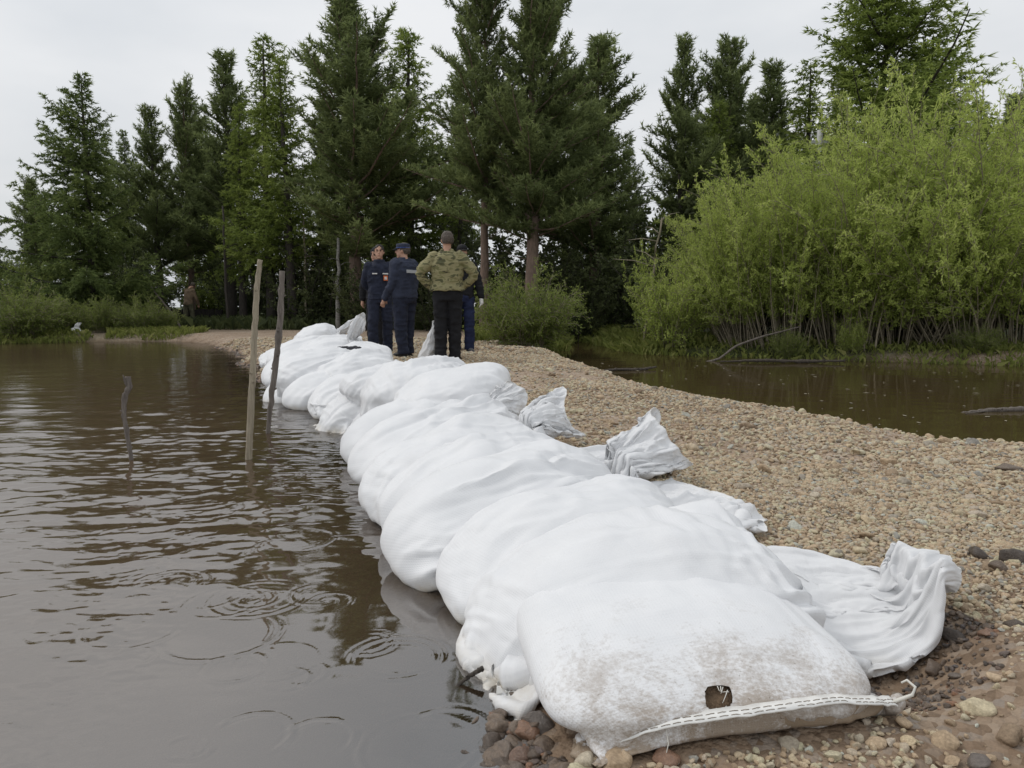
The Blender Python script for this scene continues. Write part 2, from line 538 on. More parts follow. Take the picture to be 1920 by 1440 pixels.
# ------------------------------------------------------------------ sandbags: sack cloth settled over its sand filling
# c: centre of the filling, yaw: from sewn end to mouth, a/b: half length and width, ct/cb: height above and below the centre
BAGS = []
NP, NK = 3.1, 2.15
def bag(label, c, yaw, a, b, ct, cb, neck, gather=0.45, mouth=0.7, pin=False, wdir=None, slack=1.05, res=0, seamz=-0.25, tilt=0.14, sag=0.10, seam=None, wr=1.25, cross=0.6, lump=1.0, wedge=0.18, roll=0.24, npl=NP, taper=None, group='white sandbags of the flood wall'):
    BAGS.append(dict(label=label, c=np.array(c, float), yaw=rad(yaw), a=a, b=b, ct=ct, cb=cb, neck=[np.array(p, float) for p in neck], gather=gather, mouth=mouth, pin=pin,
                     wdir=wdir, slack=slack, res=res, seamz=seamz, tilt=tilt, sag=sag, seam=seam, wr=wr, cross=cross, lump=lump, wedge=wedge, roll=roll, npl=npl, taper=taper if taper is not None else (0.55 if pin is True else 0.85), group=group))

bag('dirt-stained white sandbag with a torn hole and sewn seam, nearest the camera', (0.418, 1.848, 0.135), 98, 0.34, 0.39, 0.122, 0.10, [(0.36, 2.12, 0.12), (0.35, 2.17, 0.09)], gather=0.8, mouth=0.8, slack=1.02, res=2, seamz=0.0, tilt=0.05, sag=0.0, wr=0.55, cross=0.25, lump=0.2, wedge=0.42, roll=-0.02, npl=5.6, seam=[on(1085, 1400, 0.055), on(1125, 1392, 0.07), on(1210, 1358, 0.115), on(1330, 1338, 0.14), on(1450, 1322, 0.15), on(1560, 1308, 0.15), on(1672, 1312, 0.125)])
bag('clean white sandbag with a long loose empty neck lying over the gravel', (0.34, 2.16, 0.15), 8, 0.440, 0.308, 0.175, 0.13, [(0.78, 2.15, 0.30), (1.00, 2.09, 0.295), (1.22, 2.06, 0.245)], gather=0.80, mouth=0.20, slack=1.06, res=2, pin='mouth')
bag('rounded white sandbag in the water, second before the long loose neck', (0.19, 2.53, 0.155), 24, 0.450, 0.266, 0.185, 0.15, [(0.66, 2.80, 0.29), (0.80, 2.86, 0.27)], gather=0.5, mouth=0.6, res=2)
bag('white sandbag with deep crosswise wrinkles and a tall two-pointed open mouth', (-0.01, 2.88, 0.165), 27, 0.470, 0.266, 0.205, 0.16, [(0.44, 3.10, 0.34), (0.55, 3.16, 0.37), (0.70, 3.24, 0.425)], gather=0.13, mouth=0.40, pin=True, wdir=(-0.45, 0.35, 0.80), res=2, cross=1.6)
bag('white sandbag squeezed between the wrinkled one and the one with a dangling corner', (-0.14, 3.24, 0.175), 26, 0.460, 0.226, 0.215, 0.17, [(0.40, 3.52, 0.30), (0.66, 3.60, 0.24)], gather=0.6, mouth=0.7, res=2)
bag('white sandbag whose sewn corner dangles just above the water', (-0.25, 3.66, 0.185), 36, 0.500, 0.277, 0.205, 0.17, [(0.08, 4.02, 0.36), (0.19, 4.10, 0.385), (0.33, 4.20, 0.40)], gather=0.13, mouth=0.42, pin=True, wdir=(-0.25, 0.45, 0.80), res=2)
bag('white sandbag with a rounded puffed mouth beside the gravel path', (-0.43, 4.24, 0.19), 36, 0.470, 0.298, 0.20, 0.17, [(-0.12, 4.62, 0.34), (-0.07, 4.66, 0.385), (0.05, 4.72, 0.41)], gather=0.12, mouth=0.34, pin=True, wdir=(-0.15, 0.4, 0.85), res=2)
bag('white sandbag at the waterline under the near top-layer bag', (-0.64, 4.80, 0.17), 36, 0.450, 0.277, 0.20, 0.16, [(-0.36, 5.1, 0.26), (-0.2, 5.2, 0.2)], res=1)
bag('plump white top-layer sandbag with its mouth end towards the path', (-0.42, 5.02, 0.40), 6, 0.360, 0.277, 0.155, 0.14, [(-0.06, 5.1, 0.36), (0.06, 5.12, 0.30)], res=1, gather=0.5)
bag('white top-layer sandbag with a pointed loose mouth above the gravel', (-0.72, 5.50, 0.42), 8, 0.360, 0.257, 0.16, 0.14, [(-0.32, 5.56, 0.45), (-0.26, 5.57, 0.47), (-0.14, 5.60, 0.40)], res=1, gather=0.4, mouth=0.6, pin=True, wdir=(0.2, -0.7, 0.5))
bag('creased white sandbag in the water below the top layer', (-0.78, 5.70, 0.14), 32, 0.430, 0.236, 0.19, 0.14, [(-0.46, 6.0, 0.25), (-0.3, 6.1, 0.2)], res=1)
bag('narrow white sandbag in the water with a yellowed foot', (-1.15, 6.20, 0.135), 34, 0.430, 0.226, 0.19, 0.14, [(-0.75, 6.45, 0.25), (-0.6, 6.55, 0.2)], res=1)
bag('small white sandbag lump lying on top by the crooked dark stake', (-1.12, 6.16, 0.37), 20, 0.260, 0.205, 0.12, 0.11, [(-0.84, 6.25, 0.36), (-0.75, 6.3, 0.3)], res=1)
bag('broad white sandbag in the water right of the crooked dark stake', (-1.44, 6.88, 0.16), 36, 0.450, 0.277, 0.20, 0.16, [(-1.05, 7.16, 0.28), (-0.95, 7.25, 0.22)], res=1)
bag('white sandbag at the waterline just behind the crooked dark stake', (-1.82, 7.42, 0.15), 36, 0.420, 0.247, 0.19, 0.15, [(-1.42, 7.7, 0.26), (-1.3, 7.8, 0.2)], res=1)
bag('lowest far white sandbag in the water between the two stakes', (-2.20, 7.98, 0.13), 34, 0.420, 0.266, 0.17, 0.14, [(-1.8, 8.25, 0.2), (-1.7, 8.35, 0.15)], res=1)
bag('white second-layer sandbag behind the crooked stake', (-2.05, 7.80, 0.36), 28, 0.420, 0.257, 0.14, 0.14, [(-1.62, 8.02, 0.34), (-1.5, 8.1, 0.28)], res=1)
bag('white second-layer sandbag sloping to the gravel', (-1.62, 7.66, 0.33), 26, 0.420, 0.277, 0.15, 0.14, [(-1.2, 7.86, 0.3), (-1.05, 7.9, 0.24)], res=1)
bag('white sandbag at the far left foot of the pile', (-2.55, 8.85, 0.24), 30, 0.420, 0.266, 0.18, 0.2, [(-2.15, 9.1, 0.3), (-2.0, 9.2, 0.24)], res=1)
bag('white third-layer sandbag with a dark rag lying on it', (-1.86, 8.72, 0.36), 18, 0.460, 0.308, 0.16, 0.16, [(-1.38, 8.85, 0.3), (-1.25, 8.9, 0.24)], res=1)
bag('white sandbag with a tall twisted mouth rising like a horn', (-2.30, 9.30, 0.46), 14, 0.420, 0.266, 0.14, 0.15, [(-2.02, 9.30, 0.56), (-1.95, 9.25, 0.66), (-1.88, 9.20, 0.78), (-1.83, 9.18, 0.86)], gather=0.30, mouth=0.22, pin=True, wdir=(0.6, 0.2, -0.6), res=1)
bag('white sandbag in the middle of the far pile', (-2.72, 9.6, 0.42), 12, 0.400, 0.266, 0.15, 0.2, [(-2.3, 9.7, 0.42), (-2.15, 9.7, 0.36)], res=1)
bag('topmost rounded white sandbag of the far pile', (-2.76, 10.45, 0.58), 8, 0.280, 0.226, 0.12, 0.14, [(-2.46, 10.5, 0.62), (-2.38, 10.5, 0.64), (-2.3, 10.5, 0.70)], gather=0.4, mouth=0.5, pin=True, wdir=(0.5, -0.3, 0.5), res=1)
bag('white sandbag under the topmost one at the back of the pile', (-2.9, 10.3, 0.36), 10, 0.420, 0.308, 0.16, 0.2, [(-2.45, 10.4, 0.36), (-2.3, 10.4, 0.3)], res=1)
bag('last flat white sandbag on the gravel beyond the pile', (-3.45, 11.2, 0.24), 20, 0.340, 0.257, 0.09, 0.1, [(-3.1, 11.3, 0.26), (-2.95, 11.35, 0.22)], res=1)

def to_loc(x, B):
    c, s = math.cos(B['yaw']), math.sin(B['yaw'])
    d = x - B['c'].astype(x.dtype)
    u = d[..., 0] * c + d[..., 1] * s
    v = -d[..., 0] * s + d[..., 1] * c
    return np.stack([u, v, d[..., 2] - B['tilt'] * u - B['roll'] * v - B['sag'] * np.abs(u) * u / B['a'] * (u < 0)], -1)
def from_loc(q, B):
    c, s = math.cos(B['yaw']), math.sin(B['yaw'])
    u = q[..., 0]
    z = q[..., 2] + B['tilt'] * u + B['roll'] * q[..., 1] + B['sag'] * np.abs(u) * u / B['a'] * (u < 0)
    return np.stack([u * c - q[..., 1] * s, u * s + q[..., 1] * c, z], -1) + B['c'].astype(q.dtype)

def sup_n(q, B, infl=1.0):
    """1 on the skin of the filling, below 1 inside"""
    n, k = B['npl'], NK
    thin = 1 - B['wedge'] * np.clip(-q[..., 0] / B['a'], 0, 1)
    pl = (np.abs(q[..., 0] / (B['a'] * infl)) ** n + np.abs(q[..., 1] / (B['b'] * infl)) ** n) ** (k / n)
    zz = np.where(q[..., 2] > 0, q[..., 2] / (B['ct'] * infl), q[..., 2] / (B['cb'] * infl)) / thin
    th = np.arctan2(q[..., 1], q[..., 0])
    sd_ = B['c'][0] * 13.1 + B['c'][1] * 7.7
    lump = 1 + B['lump'] * (0.05 * np.sin(2 * th + sd_) + 0.035 * np.sin(3 * th + 1.7 * sd_) + 0.03 * np.sin(q[..., 0] * 11 + sd_) * np.sin(q[..., 1] * 13 + 2 * sd_))
    return (pl + np.abs(zz) ** k) ** (1 / k) / lump

def lengths(B):
    n, k = NP, NK
    def perim(h):
        th = np.linspace(0, np.pi / 2, 60)
        def quarter(w, hh):
            x, y = w * np.cos(th) ** (2 / k), hh * np.sin(th) ** (2 / k)
            return np.hypot(np.diff(x), np.diff(y)).sum()
        return quarter(h, B['ct']), quarter(h, B['cb'])
    p1, p2 = perim(B['b'])
    l1, l2 = perim(B['a'])
    return 2 * (p1 + p2), 2 * (0.62 * max(l1, l2) + 0.38 * min(l1, l2))

def build_bags(group, N, M, steps, iters):
    nb = len(group)
    X = np.zeros((nb, N, M, 3), np.float32)
    ds = np.zeros(nb, np.float32); dm = np.zeros(nb, np.float32)
    pinw = np.ones((nb, N, 1, 1), np.float32)
    nrow = np.zeros(nb, int)
    R = np.zeros((nb, 3, 3), np.float32)
    for bi, B in enumerate(group):
        per, lb = lengths(B)
        per *= B['slack']; lb *= 0.99
        c, s = math.cos(B['yaw']), math.sin(B['yaw'])
        ax, lat = np.array([c, s, 0]), np.array([-s, c, 0])
        R[bi] = np.stack([ax, lat, [0, 0, 1]])            # world -> local rows
        ends = [B['c'] + ax * B['a'] * 0.92 + np.array([0, 0, 0.25 * B['ct'] + B['tilt'] * B['a']])] + B['neck']
        nl = sum(np.linalg.norm(ends[i + 1] - ends[i]) for i in range(len(ends) - 1))
        ltot = lb + nl * 1.06
        ds[bi] = ltot / (N - 1); dm[bi] = per / M
        nr = int(round(lb / ltot * (N - 1)))
        nrow[bi] = nr
        W = per / 2
        rg = np.random.RandomState(100 + bi + 17 * N)
        phi = np.arange(M) / M * 2 * np.pi
        cum = np.cumsum([0] + [np.linalg.norm(ends[i + 1] - ends[i]) for i in range(len(ends) - 1)])
        ph0 = rg.uniform(0, 6.28, 6)
        for n in range(N):
            if n <= nr:
                tt = -1.06 + 2.0 * n / nr
                e = max(1 - abs(min(1, abs(tt))) ** NP, 0.0) ** (1 / NK)
                f = 1 - e
                g = B['gather'] if tt > 0 else 0.98
                hw = (1 - f) * B['b'] * 1.10 + f * W / 2 * g
                ht = (1 - f) * B['ct'] * 1.12 + f * 0.02
                hb = (1 - f) * B['cb'] * 1.12 + f * 0.02
                if n == 0: ht = hb = 0.003
                zo = (B['seamz'] * B['cb'] if tt < 0 else 0.25 * B['ct']) * f
                tu = tt * B['a']
                ctr = B['c'] + ax * tu + np.array([0, 0, zo + B['tilt'] * tu + (B['sag'] * abs(tu) * tu / B['a'] if tu < 0 else 0)])
                u, w3 = lat, np.array([0, 0, 1.0])
            else:
                q = (n - nr) / (N - 1 - nr)
                dd = q * cum[-1]
                i = min(np.searchsorted(cum, dd, 'right') - 1, len(ends) - 2)
                ctr = ends[i] + (ends[i + 1] - ends[i]) * ((dd - cum[i]) / (cum[i + 1] - cum[i]))
                gg = B['gather'] + (B['mouth'] - B['gather']) * q ** (0.85 if B['pin'] is True else 1.3)
                hw = W / 2 * gg
                u = lat
                if B['wdir'] is not None:
                    wd = np.array(B['wdir'], float); wd /= np.linalg.norm(wd)
                    if wd @ lat < 0: wd = -wd
                    u = lat * (1 - q) + wd * q; u /= np.linalg.norm(u)
                tg = ends[i + 1] - ends[i]; tg = tg / np.linalg.norm(tg)
                w3 = np.cross(tg, u); w3 /= np.linalg.norm(w3) + 1e-9
                ht = hb = 0.02 + (0.022 * q if B['pin'] else 0.0)
            sn, cs = np.sin(phi), np.cos(phi)
            hh = np.where(sn > 0, ht, hb) * sn
            if n > nr * 0.8 or n < nr * 0.12:             # slack cloth stored as pleats
                amp = (0.007 if B['pin'] is True else 0.013) * min(1, max((n - nr * 0.8) / (0.25 * nr), (nr * 0.12 - n) / (nr * 0.12) * 0.5))
                hh = hh + amp * (np.sin((5 + ph0[4] * 0.6) * cs + ph0[0] + 0.16 * n + 1.5 * np.sin(0.11 * n + ph0[5])) + 0.8 * np.sin((10 + ph0[5]) * cs + ph0[1] - 0.13 * n) + 0.7 * np.sin(3 * phi + ph0[2] + 0.1 * n))
            X[bi, n] = ctr + (hw * cs)[:, None] * u + hh[:, None] * w3
            if n == 0 and B['seam'] is not None:          # this sewn edge stands clear of the ground
                sq = (1 - cs) / 2 * (len(B['seam']) - 1)
                k0 = np.clip(sq.astype(int), 0, len(B['seam']) - 2)
                SPT = np.array(B['seam'], float)
                X[bi, n] = SPT[k0] + (SPT[k0 + 1] - SPT[k0]) * (sq - k0)[:, None]
                pinw[bi, n] = 0.0
            if n > nr and B['pin'] and n >= (nr + 0.30 * (N - nr) if B['pin'] is True else N - 6):
                pinw[bi, n] = 0.0
        # a ragged mouth: corners of the hem higher or lower
        if B['pin'] is True:
            tgt = (ends[-1] - ends[-2]) / np.linalg.norm(ends[-1] - ends[-2])
            ramp_ = np.clip((np.arange(N) - nr - 0.3 * (N - nr)) / (0.7 * (N - nr)), 0, 1) ** 1.5
            X[bi] += (ramp_[:, None] * (0.045 * np.cos(2 * phi + 0.5 * ph0[3]) + 0.02 * np.sin(3 * phi + ph0[4]) - 0.02)[None])[..., None] * tgt
    X += (rs.normal(0, 0.0012, X.shape)).astype(np.float32)
    V = np.zeros_like(X)
    C = np.stack([B['c'] for B in group]).astype(np.float32)
    neigh = [[O for O in BAGS if O is not B and np.linalg.norm(O['c'][:2] - B['c'][:2]) < 1.5] for B in group]
    dsb = ds[:, None, None]
    tp = np.ones((nb, N), np.float32)
    for bi, B in enumerate(group):
        tp[bi] = np.interp(np.arange(N), [0, nrow[bi] * 0.82, nrow[bi] * 1.05, N], [1, 1, B['taper'], B['taper'] * (0.42 if B['pin'] == 'mouth' else 1.05)])
    dmb = dm[:, None, None] * tp[:, :, None]
    dg = np.sqrt(dsb ** 2 + dmb ** 2)
    def sat(A, Bv, Lr, k, wa=1.0, wb=1.0, squash=None):
        d = Bv - A
        ln = np.sqrt((d * d).sum(-1)) + 1e-8
        e = (ln - Lr) / ln
        if squash is not None:
            e = np.where(e < 0, e * squash, e)
        d *= (k / (np.asarray(wa + wb) + 1e-6) * e[..., None])
        return d
    def axial(lo, hi):
        A, Bv = X[:, lo], X[:, hi]
        wa, wb = pinw[:, lo], pinw[:, hi]
        d = sat(A, Bv, dsb, 1.0, wa, wb)
        X[:, lo] = A + d * wa; X[:, hi] = Bv - d * wb
    e0, e1 = slice(0, N - 1, 2), slice(1, N, 2)
    o0, o1 = slice(1, N - 1, 2), slice(2, N, 2)
    bi0 = np.array([n for n in range(N - 2) if n % 4 < 2]); bi1 = np.array([n for n in range(N - 2) if n % 4 >= 2])
    mi0 = np.array([m for m in range(M) if m % 4 < 2]); mi1 = np.array([m for m in range(M) if m % 4 >= 2])
    mpair = (M - np.arange(M)) % M
    top_m = np.arange(1, M // 2)
    for st in range(steps):
        grav = -0.0009 if st > steps * 0.15 else -0.0004
        V *= 0.93
        V[..., 2] += grav
        V *= pinw
        Xp = X.copy()
        X += V
        for it in range(iters):
            for lo, hi in ((e0, e1), (o0, o1)):
                axial(lo, hi)
            # around
            A, Bv = X[:, :, 0::2], X[:, :, 1::2]
            d = sat(A, Bv, dmb, 1.0) * pinw
            X[:, :, 0::2] += d; X[:, :, 1::2] -= d
            A, Bv = X[:, :, 1::2], np.roll(X[:, :, 0::2], -1, axis=2)
            d = sat(A, Bv, dmb, 1.0) * pinw
            X[:, :, 1::2] += d; X[:, :, 0::2] -= np.roll(d, 1, axis=2)
            # shear
            for lo, hi in ((e0, e1), (o0, o1)):
                wa, wb = pinw[:, lo], pinw[:, hi]
                for sh in (-1, 1):
                    A, Bv = X[:, lo], np.roll(X[:, hi], sh, axis=2)
                    d = sat(A, Bv, dg[:, lo], 0.30, wa, wb)
                    X[:, lo] += d * wa; X[:, hi] -= np.roll(d, -sh, axis=2) * wb
            # bending
            for ii in (bi0, bi1):
                wa, wb = pinw[:, ii], pinw[:, ii + 2]
                d = sat(X[:, ii], X[:, ii + 2], 2 * dsb, 0.16, wa, wb)
                X[:, ii] += d * wa; X[:, ii + 2] -= d * wb
            for ii in (mi0, mi1):
                jj = (ii + 2) % M
                d = sat(X[:, :, ii], X[:, :, jj], 2 * dmb, 0.16) * pinw
                X[:, :, ii] += d; X[:, :, jj] -= d
        # sewn end stays shut
        X[:, 0] = 0.5 * (X[:, 0] + X[:, 0][:, mpair])
        hitm = np.zeros(X.shape[:3], bool)
        # cloth keeps out of the neighbours, the ground and its own sand
        for bi, B in enumerate(group):
            nr = nrow[bi]
            xb = X[bi]
            k0 = int(nr * 0.8)
            for O in (neigh[bi] if B is not BAGS[0] else ()):
                seg = xb[k0:]
                q = to_loc(seg, O)
                r = sup_n(q, O, 1.05)
                if (r < 1).any():
                    q = np.where((r < 1)[..., None], q / np.clip(r, 0.4, None)[..., None], q)
                    xb[k0:] = from_loc(q, O)
            q = to_loc(xb, B)
            r = sup_n(q, B)
            hitm[bi] = r < 1.0
            q = np.where((r < 1)[..., None], q / np.clip(r, 0.5, None)[..., None], q)
            X[bi] = np.where(pinw[bi] > 0, from_loc(q, B), X[bi])
            if st % 2 == 0 or st > steps - 4:
                g = gz(X[bi, ..., 0], X[bi, ..., 1]).astype(np.float32) + 0.012 + (0.018 * (np.arange(N) > nr)[:, None]).astype(np.float32)
                X[bi, ..., 2] = np.maximum(X[bi, ..., 2], g)
            # upper cloth of the empty neck stays above the lower
            if not B['pin'] or B['pin'] == 'mouth':
                up = X[bi, nr:, top_m, 2]; dn = X[bi, nr:, M - top_m, 2]
                gap = np.clip(0.008 - (up - dn), 0, None) * 0.5
                X[bi, nr:, top_m, 2] = up + gap; X[bi, nr:, M - top_m, 2] = dn - gap
        V = X - Xp
        sp_ = np.sqrt((V * V).sum(-1, keepdims=True))
        V *= np.minimum(1, 0.02 / (sp_ + 1e-8))
        V[hitm] *= 0.25
    return X, nrow, ds, dm

# woven plastic sack cloth
def sack_mat(name, dirt):
    t = NT(name, 0.55)
    uv = t.n('ShaderNodeUVMap').outputs['UV']
    o = t.obj()
    n1 = t.noise(5.0, 5, 0.6, o)
    base = t.ramp(n1, [(0.3, (0.70, 0.705, 0.715)), (0.7, (0.77, 0.77, 0.775))])
    # faint yellowed foot where the water has soaked in
    soak = t.attr('soak').outputs['Fac']
    sm = t.math('MULTIPLY', soak, t.ramp(t.noise(9, 5, 0.65, o), [(0.35, (0, 0, 0)), (0.7, (1, 1, 1))]))
    base = t.mix(sm, base, (0.56, 0.50, 0.40))
    if dirt:
        mask = t.attr('dirt').outputs['Fac']
        blot = t.noise(6.5, 5, 0.7, o, 0.5)
        weave = t.noise(1.0, 3, 0.7, t.mapping(uv, (115, 150, 1)))
        lvl = t.math('ADD', t.math('MULTIPLY', blot, 1.25), t.math('MULTIPLY', mask, 0.55))
        sp1 = t.ramp(t.math('ADD', lvl, t.math('MULTIPLY', weave, 0.75)), [(0.0, (0, 0, 0)), (1.0, (1, 1, 1))])
        mm = t.n('ShaderNodeMapRange'); mm.inputs['From Min'].default_value = 1.14; mm.inputs['From Max'].default_value = 1.44; mm.inputs['To Max'].default_value = 0.92
        t.l(t.math('ADD', lvl, t.math('MULTIPLY', weave, 0.75)), mm.inputs['Value'])
        base = t.mix(t.math('MULTIPLY', mm.outputs[0], t.math('ADD', mask, 0.1, True)), base, (0.215, 0.150, 0.090))
        film = t.n('ShaderNodeMapRange'); film.inputs['From Min'].default_value = 0.62; film.inputs['From Max'].default_value = 1.15; film.inputs['To Max'].default_value = 0.22
        t.l(lvl, film.inputs['Value'])
        base = t.mix(t.math('MULTIPLY', film.outputs[0], mask), base, (0.46, 0.36, 0.25))
        m3 = t.ramp(t.math('ADD', t.math('MULTIPLY', t.noise(130, 2, 0.5, o), 0.7), t.math('MULTIPLY', blot, 0.20)), [(0.575, (0, 0, 0)), (0.62, (0.85, 0.85, 0.85))])
        base = t.mix(t.math('MULTIPLY', m3, mask), base, (0.15, 0.11, 0.075))
    else:
        m3 = t.ramp(t.noise(60, 3, 0.6, o), [(0.73, (0, 0, 0)), (0.78, (0.35, 0.35, 0.35))])
        base = t.mix(m3, base, (0.40, 0.34, 0.27))
    t.color(base)
    w1 = t.n('ShaderNodeTexWave', wave_type='BANDS', bands_direction='X'); w1.inputs['Scale'].default_value = 60.0; w1.inputs['Distortion'].default_value = 1.2; w1.inputs['Detail'].default_value = 1.0
    w2 = t.n('ShaderNodeTexWave', wave_type='BANDS', bands_direction='Y'); w2.inputs['Scale'].default_value = 60.0; w2.inputs['Distortion'].default_value = 1.2; w2.inputs['Detail'].default_value = 1.0
    t.l(uv, w1.inputs['Vector']); t.l(uv, w2.inputs['Vector'])
    hw = t.math('MULTIPLY', w1.outputs['Fac'], w2.outputs['Fac'])
    # small creases across the cloth
    cr = t.n('ShaderNodeTexNoise'); cr.noise_type = 'RIDGED_MULTIFRACTAL' if hasattr(cr, 'noise_type') else 'FBM'
    cr.inputs['Scale'].default_value = 9.0; cr.inputs['Detail'].default_value = 4.0; cr.inputs['Distortion'].default_value = 0.5
    t.l(t.mapping(uv, (1.0, 2.2, 1.0)), cr.inputs['Vector'])
    nb_ = t.bump(cr.outputs['Fac'], 0.40, 0.008)
    nb_ = t.bump(hw, 0.35, 0.0012, nb_)
    t.normal(nb_)
    t.b.inputs['Specular IOR Level'].default_value = 0.35
    # thin cloth lets a little light through
    tr = t.n('ShaderNodeBsdfTranslucent'); tr.inputs['Color'].default_value = (0.80, 0.78, 0.74, 1)
    mx = t.n('ShaderNodeMixShader')
    t.l(t.math('MULTIPLY', t.attr('loose').outputs['Fac'], 0.05), mx.inputs[0])
    t.l(t.b.outputs[0], mx.inputs[1]); t.l(tr.outputs[0], mx.inputs[2])
    t.l(mx.outputs[0], t.o.inputs['Surface'])
    return t.m
sack_mat('sack_cloth', False)
sack_mat('sack_cloth_dirty', True)
simple('sack_hem', (0.72, 0.71, 0.68), 0.6, 0.12, 30)
simple('sack_thread', (0.22, 0.175, 0.13), 0.8, 0.2, 30)
simple('pale_thread', (0.70, 0.68, 0.62), 0.8, 0.1, 30)
simple('bag_sand', (0.22, 0.15, 0.095), 0.95, 0.5, 50, 0.8, 120)

def grid_faces(N, M):
    i = np.arange(N - 1)[:, None] * M; j = np.arange(M)[None]
    a = i + j; b = i + (j + 1) % M
    return np.stack([a, b, b + M, a + M], -1).reshape(-1, 4)

def smooth_grid(X, k):
    for _ in range(k):
        Y = X.copy()
        Y[1:-1] = 0.5 * X[1:-1] + 0.125 * (X[2:] + X[:-2] + np.roll(X, 1, 1)[1:-1] + np.roll(X, -1, 1)[1:-1])
        X = Y
    return X

def unit_(v):
    return v / np.linalg.norm(v)

def ridge(P, octv=2):
    return (1 - np.abs(fbm(P, octv))) ** 2

def crease(xb, B, nr, ds_, dm_, seed):
    """pulls and folds in the cloth, along the sack towards its mouth and crosswise over its flanks"""
    N, M = xb.shape[:2]
    n, m = np.meshgrid(np.arange(N), np.arange(M), indexing='ij')
    v = n * ds_
    ph = m / M * 2 * np.pi
    cu, su = np.cos(ph) * M * dm_ / 6.283, np.sin(ph) * M * dm_ / 6.283      # wraps without a joint
    q = np.stack([cu, su, v], -1)
    warp = np.stack([vnoise(q * 3.1 + seed), vnoise(q * 3.1 + seed + 9), vnoise(q * 2.2 + seed + 5)], -1)
    t = np.clip(n / max(nr, 1), 0, 1.3)
    def line(P, w):                                       # long narrow folds
        return np.clip(1 - np.abs(vnoise(P)) / w, 0, 1) ** 1.3
    lon = line(np.stack([cu * 8, su * 8, v * 1.5], -1) + warp * 0.8 + seed * 3.3, 0.30)
    lon2 = line(np.stack([cu * 15, su * 15, v * 3.0], -1) + warp * 1.1 + seed * 5.3, 0.34)
    lon3 = line(np.stack([cu * 10, su * 10, v * 2.2], -1) + warp * 1.2 + seed * 6.1, 0.26)
    crs = line(np.stack([cu * 4.5, su * 4.5, v * 15], -1) + warp * 1.4 + seed * 1.3, 0.42)
    obl = line(np.stack([cu * 7 + v * 5, su * 7, v * 6 - cu * 4], -1) + warp * 1.2 + seed * 2.7, 0.25)
    lon4 = line(np.stack([cu * 24, su * 24, v * 3.4], -1) + warp * 1.5 + seed * 7.3, 0.26)
    crs2 = line(np.stack([cu * 7, su * 7, v * 27], -1) + warp * 1.8 + seed * 9.3, 0.36)
    crum = line(q * 13 + warp * 1.5 + seed * 4.9, 0.30) - line(q * 11 + warp * 1.2 + seed * 8.9, 0.26) + 0.5 * line(q * 26 + warp * 2 + seed, 0.3)
    patch = np.clip(vnoise(q * 4.5 + seed * 2.1) * 1.4 + 0.5, 0, 1)
    patch2 = np.clip(vnoise(q * 4.0 + seed * 4.1 + 30) * 1.8 + 0.25, 0, 1)
    patch3 = np.clip(vnoise(q * 3.6 + seed * 3.1 + 60) * 1.6 + 0.30, 0, 1)
    big = fbm(q * 4.2 + seed, 2)
    gathered = np.clip((t - 0.10) / 0.6, 0.60, 1.15) + 0.6 * np.clip((0.14 - t) / 0.14, 0, 1)
    w = B['wr']
    h = w * gathered * (0.0200 * lon * (0.3 + 0.7 * patch) - 0.0200 * lon3 * (0.25 + 0.75 * patch3) + 0.0110 * lon2 * patch + 0.0095 * lon4 * (0.25 + 0.75 * patch3)) \
        + 0.0160 * B['cross'] * crs * patch2 * np.clip(t / 0.10, 0, 1) * np.clip((0.98 - t) / 0.3, 0, 1) + 0.0110 * B['cross'] * crs2 * patch2 * np.clip((1.0 - t) / 0.3, 0, 1) + 0.0140 * w * obl * patch3 + 0.016 * w * big \
        + 0.0070 * w * crum * (0.30 + (0.38 if B['pin'] is True else 0.15) * np.clip((t - 0.90) / 0.12, 0, 1))
    if B['pin'] == 'mouth': h = h * (1 - 0.5 * np.clip((t - 0.92) / 0.1, 0, 1))
    du = np.roll(xb, -1, 1) - np.roll(xb, 1, 1)
    dv = np.gradient(xb, axis=0)
    nn = np.cross(du, dv)
    nn /= np.linalg.norm(nn, axis=-1, keepdims=True) + 1e-9
    edge = np.clip(n / 4, 0, 1) * np.clip((N - 1 - n) / 5, 0.15, 1)
    return xb + nn * (h * edge)[..., None]

def upsample(xb, f):
    """finer cloth grid: closed round the sack, open along it"""
    N, M = xb.shape[:2]
    def cubic(A, x, per):
        i = np.floor(x).astype(int); t = (x - i)[:, None, None]
        n = A.shape[0]
        g = (lambda k: A[(i + k) % n]) if per else (lambda k: A[np.clip(i + k, 0, n - 1)])
        p0, p1, p2, p3 = g(-1), g(0), g(1), g(2)
        return 0.5 * (2 * p1 + (p2 - p0) * t + (2 * p0 - 5 * p1 + 4 * p2 - p3) * t ** 2 + (3 * p1 - p0 - 3 * p2 + p3) * t ** 3)
    A = cubic(xb, np.linspace(0, N - 1, (N - 1) * f + 1), False)
    return cubic(A.transpose(1, 0, 2), np.arange(M * f) / f, True).transpose(1, 0, 2)

